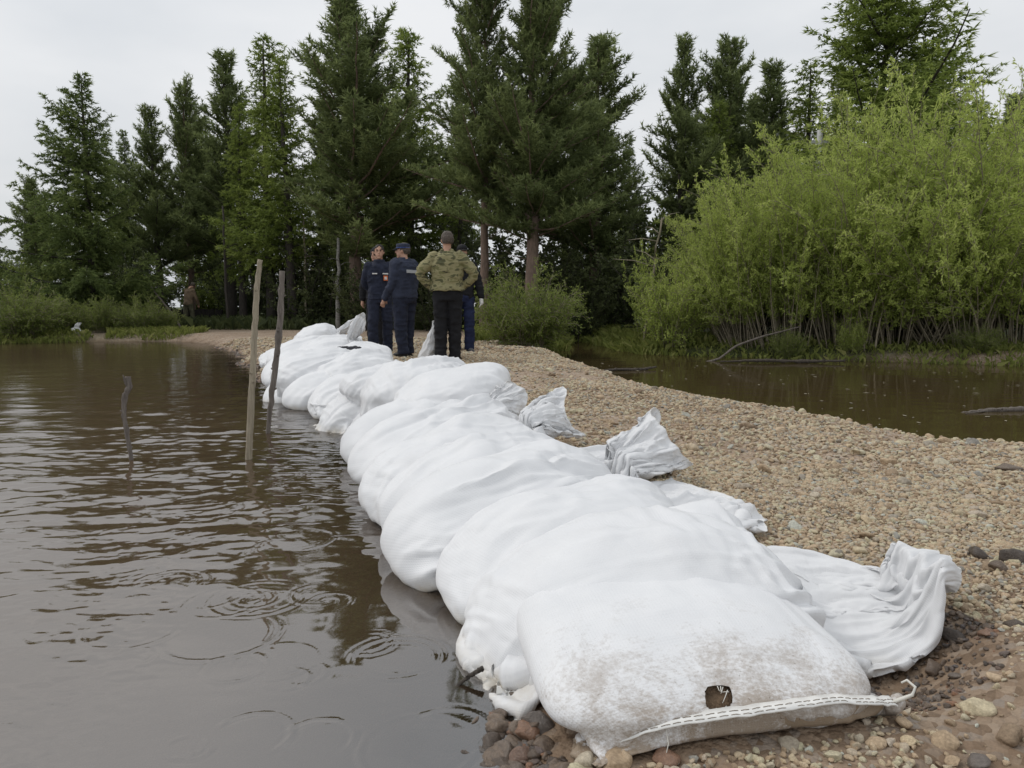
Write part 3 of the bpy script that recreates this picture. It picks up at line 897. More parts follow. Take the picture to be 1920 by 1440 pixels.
BAGOBJ = []
for res, N0, M0, steps, iters in ((2, 100, 104, 110, 4), (1, 52, 52, 80, 3)):
    group = [B for B in BAGS if B['res'] == res]
    X, nrow, ds, dm = build_bags(group, N0, M0, steps, iters)
    for bi, B in enumerate(group):
        xb = smooth_grid(X[bi].astype(np.float64), 1)
        xb = upsample(xb, 2)
        N, M = xb.shape[:2]
        nrow[bi] *= 2; ds[bi] /= 2; dm[bi] /= 2
        xb = crease(xb, B, nrow[bi], ds[bi], dm[bi], 3.7 * bi + res)
        org = np.array([B['c'][0], B['c'][1], B['c'][2] - B['cb']])
        root = thing('sandbag', B['label'], 'sandbag', org, group=B['group'])
        F = grid_faces(N, M)
        first = (B is BAGS[0])
        cut = np.zeros(len(F), bool)
        if first:                                         # the torn hole above the seam
            c3 = xb.reshape(-1, 3)[F].mean(1)
            rel = c3 - np.array([0, 0, CAM_H])
            cp, spn = math.cos(PITCH), math.sin(PITCH)
            dep = rel[:, 1] * cp - rel[:, 2] * spn
            hx = 960 + FPX * rel[:, 0] / dep; hy = 720 - FPX * (rel[:, 1] * spn + rel[:, 2] * cp) / dep
            upm = (np.arange(len(F)) % M) < M // 2
            cut = (abs(hx - 1347 + 0.0 * hy) < 25) & (abs(hy - 1308) < 23) & (c3[:, 1] < 1.75)
            HOLE = c3[cut].mean(0) if cut.any() else np.array([0.4, 1.5, 0.2])
            fl = xb.reshape(-1, 3)
            edge_v = np.intersect1d(np.unique(F[cut]), np.unique(F[~cut]))
            relv = fl[edge_v] - np.array([0, 0, CAM_H])
            dpv = relv[:, 1] * cp - relv[:, 2] * spn
            ex = (960 + FPX * relv[:, 0] / dpv - 1347) / 25; ey = (720 - FPX * (relv[:, 1] * spn + relv[:, 2] * cp) / dpv - 1308) / 23
            rr0 = (np.abs(ex) ** 4 + np.abs(ey) ** 4) ** 0.25
            fl[edge_v] = HOLE + (fl[edge_v] - HOLE) / np.clip(rr0, 0.6, 1.6)[:, None] * (1 + 0.10 * vnoise(fl[edge_v] * 150))[:, None]
            xb = fl.reshape(xb.shape)
        me = new_mesh('sack', xb.reshape(-1, 3) - org, F[~cut])
        nn = np.repeat(np.arange(N), M); mm_ = np.tile(np.arange(M), N)
        uvl = me.uv_layers.new(name='UVMap')
        li = np.zeros(len(me.loops), np.int32); me.loops.foreach_get('vertex_index', li)
        uu = mm_[li] * dm[bi]; vv = nn[li] * ds[bi]
        wrap = uu.reshape(-1, 4)
        wrap[(wrap.max(1) - wrap.min(1)) > 0.5 * M * dm[bi]] = np.where(wrap[(wrap.max(1) - wrap.min(1)) > 0.5 * M * dm[bi]] < 0.1, M * dm[bi], wrap[(wrap.max(1) - wrap.min(1)) > 0.5 * M * dm[bi]])
        uvl.data.foreach_set('uv', np.stack([wrap.ravel(), vv], -1).astype(np.float32).ravel())
        vattr(me, 'loose', np.clip((nn - nrow[bi] * 0.92) / (0.15 * nrow[bi]), 0, 1))
        vattr(me, 'soak', np.clip(1 - (xb.reshape(-1, 3)[:, 2] - 0.0) / 0.06, 0, 1) * (0.25 if first else 1.0))
        if first:
            y = xb.reshape(-1, 3)
            vattr(me, 'dirt', np.clip(1.15 - (nn / nrow[bi]) * 2.0, 0, 1) * np.clip((y[:, 2] - 0.02) / 0.03, 0.3, 1) * np.where(mm_ > M // 2, 0.6, 1.0))
        body = link('sack', me, MATS['sack_cloth_dirty' if first else 'sack_cloth'], root)
        # the sewn end: a flat hem standing out from the sack
        half = M // 2 + 1
        e = xb[0, :half]; d = e - xb[6, :half]; d2 = e - xb[6, (-np.arange(half)) % M]
        dv = d + d2; dv /= np.linalg.norm(dv, axis=1)[:, None] + 1e-9
        dv = 0.6 * dv + 0.4 * dv.mean(0); dv /= np.linalg.norm(dv, axis=1)[:, None]
        if first: dv = 0.15 * dv + unit_(np.array([-math.cos(B['yaw']), -math.sin(B['yaw']), -0.12])); dv /= np.linalg.norm(dv, axis=1)[:, None]
        wdt = 0.026 if first else 0.018
        tk = np.array([0, 0, 0.0016])
        hemv = np.concatenate([e - dv * 0.012 + tk * 1.5, e + dv * wdt + tk, e + dv * wdt - tk, e - dv * 0.012 - tk * 1.5]) - org
        hf = []
        for i in range(half - 1):
            for r_ in range(4):
                a0, b0 = r_ * half, ((r_ + 1) % 4) * half
                hf.append((a0 + i, a0 + i + 1, b0 + i + 1, b0 + i))
        hf += [(0, half, 2 * half, 3 * half), (3 * half + half - 1, 2 * half + half - 1, half + half - 1, half - 1)]
        hem = link('seam_hem', new_mesh('seam_hem', hemv, hf), MATS['sack_hem'], root)
        if first:
            mb = MB()
            for i in range(1, half - 3, 2):
                for off in (0.006, 0.020):
                    if rs.uniform() < 0.12: continue
                    p0 = e[i] + dv[i] * off + tk * 1.6; p1 = e[i + 2] + dv[i + 2] * off + tk * 1.6
                    mb.tube([p0 + (p1 - p0) * 0.1 - org, p0 + (p1 - p0) * 0.5 + np.array([0, 0, 0.0012]) - org, p0 + (p1 - p0) * 0.85 - org + rs.normal(0, 0.0006, 3)], 0.0008, 4)
            tag(link('stitching', mb.mesh('stitching'), MATS['sack_thread'], hem), kind='stuff')
            # sand seen through the hole, frayed threads round it
            th, ph = np.meshgrid(np.linspace(0, np.pi, 40), np.arange(60) / 60 * 2 * np.pi, indexing='ij')
            dirs = np.stack([np.sin(th) * np.cos(ph), np.sin(th) * np.sin(ph), np.cos(th)], -1)
            r_ = sup_n(dirs, B)
            q = dirs / r_[..., None] * 0.965 * (1 + 0.012 * fbm(dirs * 22, 3))[..., None]
            link('sand_fill', new_mesh('sand_fill', from_loc(q * 0.955, B).reshape(-1, 3) - org, grid_faces(40, 60)), MATS['bag_sand'], root)
            mb = MB()
            for k in range(8):
                an = rs.uniform(0, 6.28)
                p0 = HOLE + np.array([0.026 * math.cos(an), 0.006 * math.sin(an) - 0.004, 0.022 * math.sin(an) + 0.004])
                dr_ = np.array([-math.cos(an) * 0.016, -0.006, -abs(math.sin(an)) * 0.015]) + rs.normal(0, 0.005, 3)
                mb.tube([p0 - org, p0 + dr_ * 0.6 - org + rs.normal(0, 0.001, 3), p0 + dr_ - org], [0.0011, 0.0009, 0.0005], 4)
            link('frayed_thread', mb.mesh('frayed_thread'), MATS['pale_thread'], root)
            mb = MB()
            tip = e[0] if e[0][0] > e[-1][0] else e[-1]
            lp = [tip + np.array([0.0, -0.01, 0.0]), tip + np.array([0.02, -0.015, 0.012]), tip + np.array([0.035, -0.02, 0.022]), tip + np.array([0.045, -0.012, 0.036]), tip + np.array([0.032, 0.0, 0.046]), tip + np.array([0.02, 0.0, 0.04])]
            mb.tube(np.array(lp) - org, [0.005, 0.0045, 0.004, 0.0035, 0.003, 0.002], 6)
            link('thread_end', mb.mesh('thread_end'), MATS['pale_thread'], root)
            mb = MB()
            mid = e[int(half * 0.42)]
            lp = [mid + np.array([0, -0.02, 0.0]), mid + np.array([0.004, -0.035, -0.03]), mid + np.array([-0.006, -0.05, -0.055]), mid + np.array([-0.03, -0.06, -0.066])]
            mb.tube(np.array(lp) - org, 0.0011, 4)
            link('loose_thread', mb.mesh('loose_thread'), MATS['pale_thread'], root)
        # folded rim round the open mouth
        rim = xb[-1]
        mb = MB()
        mb.tube(np.concatenate([rim, rim[:1]]) - org, 0.0016 if res == 2 else 0.003, 5, cap=False)
        link('mouth_hem', mb.mesh('mouth_hem'), MATS['sack_hem'], root)
        BAGOBJ.append((B, root))
# ------------------------------------------------------------------ stones
def rock_mesh(name, seed, sub, ang):
    bm = bmesh.new()
    bmesh.ops.create_icosphere(bm, subdivisions=sub, radius=1.0)
    r = np.random.RandomState(seed)
    co = np.array([v.co[:] for v in bm.verts])
    for k in range(ang):                       # worn flat facets
        nrm = r.normal(size=3); nrm /= np.linalg.norm(nrm)
        cut = r.uniform(0.50, 0.82)
        d = co @ nrm
        co = co - np.where(d > cut, d - cut, 0)[:, None] * nrm * 0.9
    co *= (1 + 0.22 * fbm(co * 1.1 + seed * 7.7, 3))[:, None]
    co *= np.array([1.0, r.uniform(0.66, 0.95), r.uniform(0.42, 0.72)])
    for v, c in zip(bm.verts, co):
        v.co = c
    me = bpy.data.meshes.new(name)
    bm.to_mesh(me); bm.free()
    me.polygons.foreach_set('use_smooth', np.full(len(me.polygons), seed % 2 == 0 or sub > 2))
    return me

t = NT('stone', 0.8)
oi = t.n('ShaderNodeObjectInfo')
o = t.obj()
rc = t.ramp(oi.outputs['Random'], [(0.0, (0.278, 0.208, 0.144)), (0.14, (0.460, 0.349, 0.236)), (0.36, (0.584, 0.455, 0.315)), (0.58, (0.600, 0.559, 0.393)), (0.72, (0.514, 0.446, 0.367)), (0.84, (0.600, 0.488, 0.329)), (0.95, (0.306, 0.294, 0.269)), (1.0, (0.600, 0.618, 0.538))])
sp = t.ramp(t.noise(3.5, 5, 0.65, o), [(0.3, (0.62, 0.60, 0.58)), (0.65, (1.08, 1.06, 1.03))])
dry = t.mix(1.0, rc, sp, 'MULTIPLY')
t.color(dry)
tw = NT('wet_or_shaded_stone', 0.35)  # wet stones; in the hollow the same dark colour paints shade
ow = tw.obj()
rw = tw.ramp(tw.n('ShaderNodeObjectInfo').outputs['Random'], [(0.0, (0.07, 0.055, 0.045)), (0.3, (0.15, 0.11, 0.08)), (0.55, (0.20, 0.15, 0.11)), (0.8, (0.13, 0.12, 0.115)), (0.92, (0.30, 0.16, 0.09)), (1.0, (0.09, 0.09, 0.095))])
tw.color(tw.mix(1.0, rw, tw.ramp(tw.noise(3.5, 5, 0.65, ow), [(0.3, (0.62, 0.60, 0.58)), (0.65, (1.08, 1.06, 1.03))]), 'MULTIPLY'))
tw.normal(tw.bump(tw.noise(7.0, 5, 0.65, ow), 0.35, 0.08))
t.normal(t.bump(t.noise(7.0, 5, 0.65, o), 0.35, 0.08))
t.b.inputs['Specular IOR Level'].default_value = 0.3
ROCKS = [rock_mesh('pebble_mesh', 10 + k, 2, 4 + k % 5) for k in range(9)]
BIGROCKS = [rock_mesh('stone_mesh', 40 + k, 3, 4 + k % 5) for k in range(8)]
for m in ROCKS + BIGROCKS:
    m.materials.append(MATS['stone'])

peb_col = bpy.data.collections.new('pebble_shapes')
for k, m in enumerate(ROCKS):
    ob = bpy.data.objects.new('pebble_shape', m)
    peb_col.objects.link(ob)

rs = np.random.RandomState(3)
def scatter(n, x0, x1, y0, y1, smin, smax, power, sink, cover=None, lowz=-0.14):
    x, y = rs.uniform(x0, x1, n), rs.uniform(y0, y1, n)
    s = smin + (smax - smin) * rs.uniform(0, 1, n) ** power
    P = np.stack([x, y], -1)
    d = np.minimum(sdf_poly(P, RIVER), sdf_poly(P, POOL))
    z = gz(x, y)
    keep = (z > lowz)
    if cover is not None:
        keep &= cover(x, y)
    return np.stack([x, y, z + s * sink], -1)[keep], s[keep]
sets = []
# fine grit and pebbles close by, coarser shingle further off
patch = lambda x, y: (fbm(np.stack([x * 1.9, y * 1.9, 0 * x + 31], -1), 3) + 0.52 + 0.30 * np.clip((y - 2.2) / 1.0, 0, 1) > rs.uniform(-0.5, 0.6, len(x)))
patch2 = lambda x, y: (fbm(np.stack([x * 1.1, y * 1.1, 0 * x + 51], -1), 4) + 0.62 > rs.uniform(-0.35, 0.75, len(x)))
sets.append(scatter(1500, -2.5, 4.0, 2.6, 10.0, 0.018, 0.045, 2.6, 0.20, lowz=-0.03))
sets.append(scatter(125000, -0.95, 3.4, 1.0, 3.6, 0.004, 0.014, 2.0, 0.25, patch, lowz=-0.18))
sets.append(scatter(5200, -0.95, 3.4, 1.0, 3.6, 0.012, 0.027, 2.8, 0.15, patch, lowz=-0.18))
sets.append(scatter(70000, -2.2, 4.2, 3.3, 7.0, 0.006, 0.021, 2.4, 0.30, patch2, lowz=-0.05))
sets.append(scatter(42000, -4.0, 3.0, 6.8, 12.5, 0.009, 0.026, 2.0, 0.30, patch2, lowz=-0.04))
sets.append(scatter(14000, -8.5, 1.2, 12.0, 18.0, 0.018, 0.045, 1.6, 0.30, lambda x, y: ~((x > -0.3) & (y > 14.0)), lowz=-0.04))
# stones gathered along the two waterlines, and at the foot of the first bags
for poly, sel in ((RIVER, slice(0, 15)), (POOL, slice(1, 9))):
    pts = poly[sel]
    seg = rs.randint(0, len(pts) - 1, 2600)
    u = rs.uniform(0, 1, 2600)
    c = pts[seg] * (1 - u[:, None]) + pts[seg + 1] * u[:, None] + rs.normal(0, 0.16, (2600, 2))
    c = c[(c[:, 1] > 1.0)]
    s = 0.012 + 0.03 * rs.uniform(0, 1, len(c)) ** 2.2
    z = gz(c[:, 0], c[:, 1])
    k = z > -0.12
    sets.append((np.concatenate([c, (z + 0.3 * s)[:, None]], 1)[k], s[k]))
SP = np.concatenate([a for a, b in sets]); SS = np.concatenate([b for a, b in sets])
free = np.ones(len(SP), bool)                      # nothing lies where a bag lies
for B in BAGS:
    near = np.where((abs(SP[:, 0] - B['c'][0]) < 0.75) & (abs(SP[:, 1] - B['c'][1]) < 0.75))[0]
    q = to_loc(SP[near], B)
    plan = (np.abs(q[:, 0] / (B['a'] * 1.12)) ** 4 + np.abs(q[:, 1] / (B['b'] * 1.0)) ** 4)
    free[near[plan < 1]] = False
SP, SS = SP[free], SS[free]

def gn_scatter(name, pts, scl, rot, idx, coll):
    me = bpy.data.meshes.new(name)
    me.vertices.add(len(pts))
    me.vertices.foreach_set('co', np.asarray(pts, dtype=np.float32).ravel())
    a = me.attributes.new('scl', 'FLOAT_VECTOR', 'POINT'); a.data.foreach_set('vector', np.asarray(scl, dtype=np.float32).ravel())
    a = me.attributes.new('rot', 'FLOAT_VECTOR', 'POINT'); a.data.foreach_set('vector', np.asarray(rot, dtype=np.float32).ravel())
    a = me.attributes.new('idx', 'INT', 'POINT'); a.data.foreach_set('value', np.asarray(idx, dtype=np.int32))
    o = link(name, me)
    ng = bpy.data.node_groups.new(name, 'GeometryNodeTree')
    ng.interface.new_socket('Geometry', in_out='INPUT', socket_type='NodeSocketGeometry')
    ng.interface.new_socket('Geometry', in_out='OUTPUT', socket_type='NodeSocketGeometry')
    gi, go = ng.nodes.new('NodeGroupInput'), ng.nodes.new('NodeGroupOutput')
    ci = ng.nodes.new('GeometryNodeCollectionInfo'); ci.inputs['Collection'].default_value = coll
    ci.inputs['Separate Children'].default_value = True; ci.inputs['Reset Children'].default_value = True
    iop = ng.nodes.new('GeometryNodeInstanceOnPoints'); iop.inputs['Pick Instance'].default_value = True
    def na(nm, ty):
        x = ng.nodes.new('GeometryNodeInputNamedAttribute'); x.data_type = ty
        x.inputs['Name'].default_value = nm
        return x.outputs['Attribute']
    e2r = ng.nodes.new('FunctionNodeEulerToRotation')
    ng.links.new(na('rot', 'FLOAT_VECTOR'), e2r.inputs[0])
    ng.links.new(gi.outputs[0], iop.inputs['Points'])
    ng.links.new(ci.outputs[0], iop.inputs['Instance'])
    ng.links.new(na('idx', 'INT'), iop.inputs['Instance Index'])
    ng.links.new(e2r.outputs[0], iop.inputs['Rotation'])
    ng.links.new(na('scl', 'FLOAT_VECTOR'), iop.inputs['Scale'])
    ng.links.new(iop.outputs[0], go.inputs[0])
    md = o.modifiers.new('scatter', 'NODES'); md.node_group = ng
    return o

# the stones that show largest stand as pieces of their own, the rest as one spread of gravel
camv = np.array([0, 0, CAM_H])
dist = np.linalg.norm(SP - camv, axis=1)
inview = (abs(SP[:, 0]) < SP[:, 1] * 0.70) & ((CAM_H - SP[:, 2]) < SP[:, 1] * 0.68)
score = np.where(inview, SS / dist, 0)
order = np.argsort(-score)
top, rest = order[:262], order[262:]
wet_or_shaded = (SP[rest][:, 2] < 0.035) | (((SP[rest][:, 0] - 0.98) / 0.30) ** 2 + ((SP[rest][:, 1] - 1.93) / 0.30) ** 2 < 1)  # wet by the waterline; in the hollow darkened to paint its shade
wet_col = bpy.data.collections.new('wet_pebble_shapes')
for m in ROCKS:
    m2 = m.copy(); m2.materials.clear(); m2.materials.append(MATS['wet_or_shaded_stone'])
    wet_col.objects.link(bpy.data.objects.new('wet_pebble_shape', m2))
wr_ = rest[wet_or_shaded]
n = len(wr_)
tag(gn_scatter('wet_gravel', SP[wr_], SS[wr_][:, None] * rs.uniform(0.8, 1.2, (n, 3)), np.stack([rs.normal(0, 0.35, n), rs.normal(0, 0.35, n), rs.uniform(0, 6.28, n)], -1), rs.randint(0, len(ROCKS), n), wet_col),
    'wet gravel along the waterline, and gravel coloured dark for the shade in the hollow', 'gravel', kind='stuff')
rest = rest[~wet_or_shaded]
n = len(rest)
rot = np.stack([rs.normal(0, 0.35, n), rs.normal(0, 0.35, n), rs.uniform(0, 6.28, n)], -1)
scl = SS[rest][:, None] * rs.uniform(0.8, 1.2, (n, 3))
go_ = gn_scatter('gravel', SP[rest], scl, rot, rs.randint(0, len(ROCKS), n), peb_col)
tag(go_, 'loose brown and grey gravel spread over the bar', 'gravel', kind='stuff')
def stone(x, y, s, z=None, k=None, rot=None, squash=1.0):
    k = rs.randint(0, len(BIGROCKS)) if k is None else k
    o = link('stone', BIGROCKS[k], parent=GROUND)
    o.location = (x, y, (gz(x, y) + 0.22 * s) if z is None else z)
    o.scale = (s * rs.uniform(0.85, 1.15), s * rs.uniform(0.85, 1.15), s * squash * rs.uniform(0.85, 1.15))
    if o.location.z < 0.045 or ((o.location.x - 0.98) ** 2 + (o.location.y - 1.93) ** 2) < 0.085:  # low stones are wet, those in the hollow coloured dark for its shade
        o.material_slots[0].link = 'OBJECT'; o.material_slots[0].material = MATS['wet_or_shaded_stone']
    o.rotation_euler = rot if rot else (rs.normal(0, 0.3), rs.normal(0, 0.3), rs.uniform(0, 6.28))
    return o
for i in top:
    stone(SP[i, 0], SP[i, 1], SS[i] * 1.05)
# the stones one notices in the photograph (pixel, half size in metres)
for px, py, s in [(1832, 1042, 0.034), (1900, 1050, 0.042), (1870, 1095, 0.03), (1790, 1190, 0.03), (1830, 1330, 0.036), (1775, 1395, 0.028), (1890, 1380, 0.036), (1640, 1395, 0.024), (1735, 1120, 0.022),
                  (1850, 1190, 0.028), (1468, 908, 0.034), (1890, 880, 0.055), (1690, 835, 0.05), (1100, 1432, 0.03), (1170, 1425, 0.022), (1245, 1425, 0.026), (1010, 1365, 0.045), (960, 1372, 0.032), (890, 1345, 0.022),
                  (925, 1330, 0.02), (1000, 1420, 0.024), (1830, 1430, 0.03), (1750, 1250, 0.028), (1560, 1420, 0.02), (1480, 1400, 0.024), (1770, 1085, 0.02), (935, 1385, 0.026),
                  (1870, 1275, 0.022), (1905, 1180, 0.03), (1600, 985, 0.022), (1030, 695, 0.05), (905, 1400, 0.02), (1695, 1360, 0.022)]:
    z0 = 0.12
    for _ in range(3):
        p = on(px, py, z0); z0 = float(gz(p.x, p.y))
    ob = stone(p.x, p.y, s)
    if (px, py) in ((1832, 1042), (1900, 1050), (1870, 1095), (1010, 1365), (1890, 880), (1790, 1190), (1830, 1430), (1750, 1250), (1245, 1425), (1905, 1180)):
        ob.material_slots[0].link = 'OBJECT'; ob.material_slots[0].material = MATS['wet_or_shaded_stone']
# ------------------------------------------------------------------ vegetation
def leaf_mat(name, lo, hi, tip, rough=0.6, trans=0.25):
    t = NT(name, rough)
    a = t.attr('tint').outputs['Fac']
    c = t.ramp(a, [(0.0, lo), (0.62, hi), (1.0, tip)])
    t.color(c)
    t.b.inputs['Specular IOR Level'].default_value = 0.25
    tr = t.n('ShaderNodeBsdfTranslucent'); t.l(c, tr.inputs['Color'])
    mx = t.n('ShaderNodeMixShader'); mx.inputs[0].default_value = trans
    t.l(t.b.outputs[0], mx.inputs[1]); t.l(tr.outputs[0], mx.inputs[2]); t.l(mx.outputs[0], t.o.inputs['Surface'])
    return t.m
def bark_mat(name, lo, hi, scale=(6, 6, 1.2)):
    t = NT(name, 0.9)
    f = t.noise(4.0, 5, 0.65, t.mapping(t.obj(), scale))
    t.color(t.ramp(f, [(0.3, lo), (0.7, hi)]))
    t.normal(t.bump(f, 0.6, 0.03))
    return t.m
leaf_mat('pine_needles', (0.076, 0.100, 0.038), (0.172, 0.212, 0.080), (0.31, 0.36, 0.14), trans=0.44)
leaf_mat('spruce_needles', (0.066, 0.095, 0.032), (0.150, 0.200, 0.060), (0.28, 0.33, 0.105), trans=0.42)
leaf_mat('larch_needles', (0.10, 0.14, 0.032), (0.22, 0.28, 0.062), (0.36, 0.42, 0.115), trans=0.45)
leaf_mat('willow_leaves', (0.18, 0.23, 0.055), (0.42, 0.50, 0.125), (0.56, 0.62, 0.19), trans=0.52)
leaf_mat('bush_leaves', (0.10, 0.135, 0.034), (0.20, 0.25, 0.060), (0.31, 0.36, 0.10), trans=0.42)
leaf_mat('shade_leaves', (0.040, 0.054, 0.022), (0.085, 0.105, 0.040), (0.15, 0.175, 0.07), trans=0.4)  # darker copy of the bush leaves, shade of the wood put into colour
leaf_mat('grass_blades', (0.12, 0.145, 0.035), (0.23, 0.26, 0.065), (0.36, 0.35, 0.13), trans=0.4)
bark_mat('pine_bark', (0.12, 0.088, 0.07), (0.27, 0.19, 0.145))
bark_mat('dark_bark', (0.030, 0.026, 0.022), (0.075, 0.062, 0.052))
bark_mat('willow_bark', (0.16, 0.14, 0.095), (0.34, 0.29, 0.21), (9, 9, 1.5))
bark_mat('birch_bark', (0.12, 0.11, 0.10), (0.34, 0.33, 0.30), (3, 3, 9))

def unit(v):
    return v / (np.linalg.norm(v, axis=-1, keepdims=True) + 1e-9)

def blades(P, D, r, k, length, width, spread, tint0=None, hang=0.0):
    """k thin leaf faces at every point P, fanned about direction D"""
    n = len(P)
    Pk = np.repeat(P, k, 0); Dk = np.repeat(D, k, 0)
    d = unit(unit(Dk) + spread * r.normal(size=(n * k, 3)) + np.array([0, 0, -hang]))
    ln = length * r.uniform(0.65, 1.25, (n * k, 1))
    side = unit(np.cross(d, r.normal(size=(n * k, 3)))) * width * r.uniform(0.7, 1.2, (n * k, 1))
    mid = Pk + d * ln * 0.5
    V = np.stack([Pk, mid + side, Pk + d * ln, mid - side], 1).reshape(-1, 3)
    b = np.arange(n * k)[:, None] * 4
    F = np.concatenate([b + 0, b + 1, b + 2, b + 3], 1)
    t0 = np.full(n, 0.5) if tint0 is None else tint0
    tint = np.clip(np.repeat(t0, k) + r.normal(0, 0.10, n * k), 0, 1)
    return V, F, np.repeat(tint, 4)

def needles(P, D, r, k, length, width, spread, tint0, hang=0.0):
    """the same with three-cornered faces, for needle tufts"""
    n = len(P)
    Pk = np.repeat(P, k, 0)
    d = unit(unit(np.repeat(D, k, 0)) + spread * r.normal(size=(n * k, 3)) + np.array([0, 0, -hang]))
    ln = length * r.uniform(0.6, 1.3, (n * k, 1))
    side = unit(np.cross(d, r.normal(size=(n * k, 3)))) * width * r.uniform(0.7, 1.3, (n * k, 1))
    V = np.stack([Pk + side, Pk + d * ln, Pk - side], 1).reshape(-1, 3)
    F = np.arange(n * k * 3).reshape(-1, 3)
    return V, F, np.repeat(np.clip(np.repeat(tint0, k) + r.normal(0, 0.10, n * k), 0, 1), 3)

def crown_mesh(name, parts):
    V = np.concatenate([p[0] for p in parts]); T = np.concatenate([p[2] for p in parts])
    F, o = [], 0
    for p in parts:
        F.append(p[1] + o); o += len(p[0])
    me = new_mesh(name, V, np.concatenate(F), smooth=False)
    vattr(me, 'tint', T)
    return me

def conifer(seed, H, base, R, prof, nb, up0, up1, bend, kind, dead=0, lean=0.0, r0=None, fork=False, dens=1.0):
    """returns trunk mesh (with limbs) and crown mesh; prof(t) is the spread at height t (0 crown foot .. 1 top)"""
    r = np.random.RandomState(seed)
    mb = MB()
    r0 = r0 or 0.016 * H
    zz = np.linspace(0, 1, 14)
    wx = np.cumsum(r.normal(0, 0.012, 14)) * H * 0.12 + lean * H * zz ** 1.3
    wy = np.cumsum(r.normal(0, 0.012, 14)) * H * 0.12
    tr = np.stack([wx, wy, zz * H - 0.15], -1)
    mb.tube(tr, r0 * (1 - zz) ** 0.85 + 0.012, 8)
    def trunk(z):
        return np.array([np.interp(z, zz, wx), np.interp(z, zz, wy), z * H - 0.15])
    P, D, T = [], [], []
    az = r.uniform(0, 6.28)
    for i in range(nb + dead):
        isdead = i >= nb
        t = (i + r.uniform(0, 1)) / nb if not isdead else 0
        hz = base + (1 - base) * t ** 0.92 if not isdead else base * r.uniform(0.45, 1.0)
        az += 2.4 + r.normal(0, 0.35)
        sect = max(0.35, 1.05 + 0.42 * math.sin(az + seed + 3 * hz) + 0.34 * math.sin(hz * 17 + 2 * az + seed * 2))
        ln = R * sect * (prof(t) if not isdead else 0.4) * r.uniform(0.50, 1.22) * (1.0 if not isdead else r.uniform(0.4, 0.9))
        if ln < 0.12: ln = 0.12
        e = up0 + (up1 - up0) * t + r.normal(0, 0.12)
        d = np.array([math.cos(az) * math.cos(e), math.sin(az) * math.cos(e), math.sin(e)])
        p = trunk(hz)
        pts = [p]
        ns = 7
        for k in range(ns):
            d = unit(d + np.array([0, 0, bend / ns]) + r.normal(0, 0.07, 3))
            p = p + d * ln / ns
            pts.append(p)
        pts = np.array(pts)
        rb = max(0.006, 0.012 * ln + 0.004)
        mb.tube(pts, rb * (1 - np.linspace(0, 1, ns + 1) * 0.85), 4, cap=False)
        if isdead: continue
        nt = max(5, int(ln / 0.088 * dens))
        btint = r.normal(0, 0.10)
        for q in range(nt):
            s = 0.06 + 0.94 * (q + r.uniform()) / nt
            x = s * ns; k0 = min(int(x), ns - 1)
            bp = pts[k0] + (pts[k0 + 1] - pts[k0]) * (x - k0)
            bd = unit(pts[k0 + 1] - pts[k0])
            sidev = unit(np.cross(bd, [0, 0, 1.0])) * (1 if q % 2 else -1)
            tl = (0.36 * ln * (1 - s) + 0.20) * r.uniform(0.6, 1.2)
            if kind == 'pine':
                td = unit(bd * 0.8 + sidev * 0.75 + np.array([0, 0, 0.55]) + r.normal(0, 0.28, 3))
                step = 0.075
            elif kind == 'spruce':
                td = unit(bd * 0.75 + sidev * 0.8 + np.array([0, 0, -0.38]) + r.normal(0, 0.25, 3))
                step = 0.07
            else:
                td = unit(bd * 0.6 + sidev * 0.7 + np.array([0, 0, -0.30]) + r.normal(0, 0.32, 3))
                step = 0.075
            m = max(2, int(tl / step))
            u = (np.arange(m) + 0.5) / m
            P.append(bp + td * (u * tl)[:, None] + np.array([0, 0, 1.0]) * ((0.12 if kind == 'pine' else -0.18) * tl * u ** 2)[:, None] + r.normal(0, 0.018, (m, 3)))
            D.append(np.repeat(td[None], m, 0))
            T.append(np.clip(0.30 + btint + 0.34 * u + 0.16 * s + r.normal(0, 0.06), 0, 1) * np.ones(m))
    P, D, T = np.concatenate(P), np.concatenate(D), np.concatenate(T)
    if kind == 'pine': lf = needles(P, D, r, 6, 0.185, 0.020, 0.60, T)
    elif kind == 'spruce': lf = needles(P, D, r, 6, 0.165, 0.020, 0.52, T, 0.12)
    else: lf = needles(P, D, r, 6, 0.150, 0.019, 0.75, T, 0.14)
    return mb.mesh('trunk'), crown_mesh('crown', [lf])

PROF = {
    'pine': lambda t: (0.55 + 0.45 * math.sin(min(1, t * 1.6 + 0.25) * math.pi * 0.62)) * (1 - t) ** 0.55 * 1.15 + 0.05,
    'narrow': lambda t: 0.9 * (1 - t) ** 0.75 + 0.10,
    'spruce': lambda t: (1 - t) ** 0.85 * (0.72 + 0.28 * abs(math.sin(t * 19))) + 0.05,
    'broad': lambda t: (0.75 + 0.25 * math.sin(t * 9)) * (1 - t ** 2.2) ** 0.7 + 0.06,
    'larch': lambda t: (1 - t) ** 0.72 * (0.8 + 0.2 * abs(math.sin(t * 13))) + 0.06,
}
TREES = {}
def variant(key, *a, **k):
    TREES[key] = conifer(*a, **k)
variant('pineA', 1, 11.0, 0.22, 2.2, PROF['pine'], 119, 0.10, 0.85, 0.55, 'pine', dead=6)
variant('pineB', 2, 11.0, 0.28, 1.8, PROF['narrow'], 109, 0.05, 0.80, 0.50, 'pine', dead=9)
variant('pineC', 3, 12.5, 0.40, 2.7, PROF['broad'], 93, 0.12, 0.75, 0.45, 'pine', dead=12, r0=0.20)
variant('pineD', 4, 12.5, 0.27, 3.1, PROF['broad'], 153, 0.00, 0.85, 0.60, 'pine', dead=12, r0=0.24, dens=0.95)
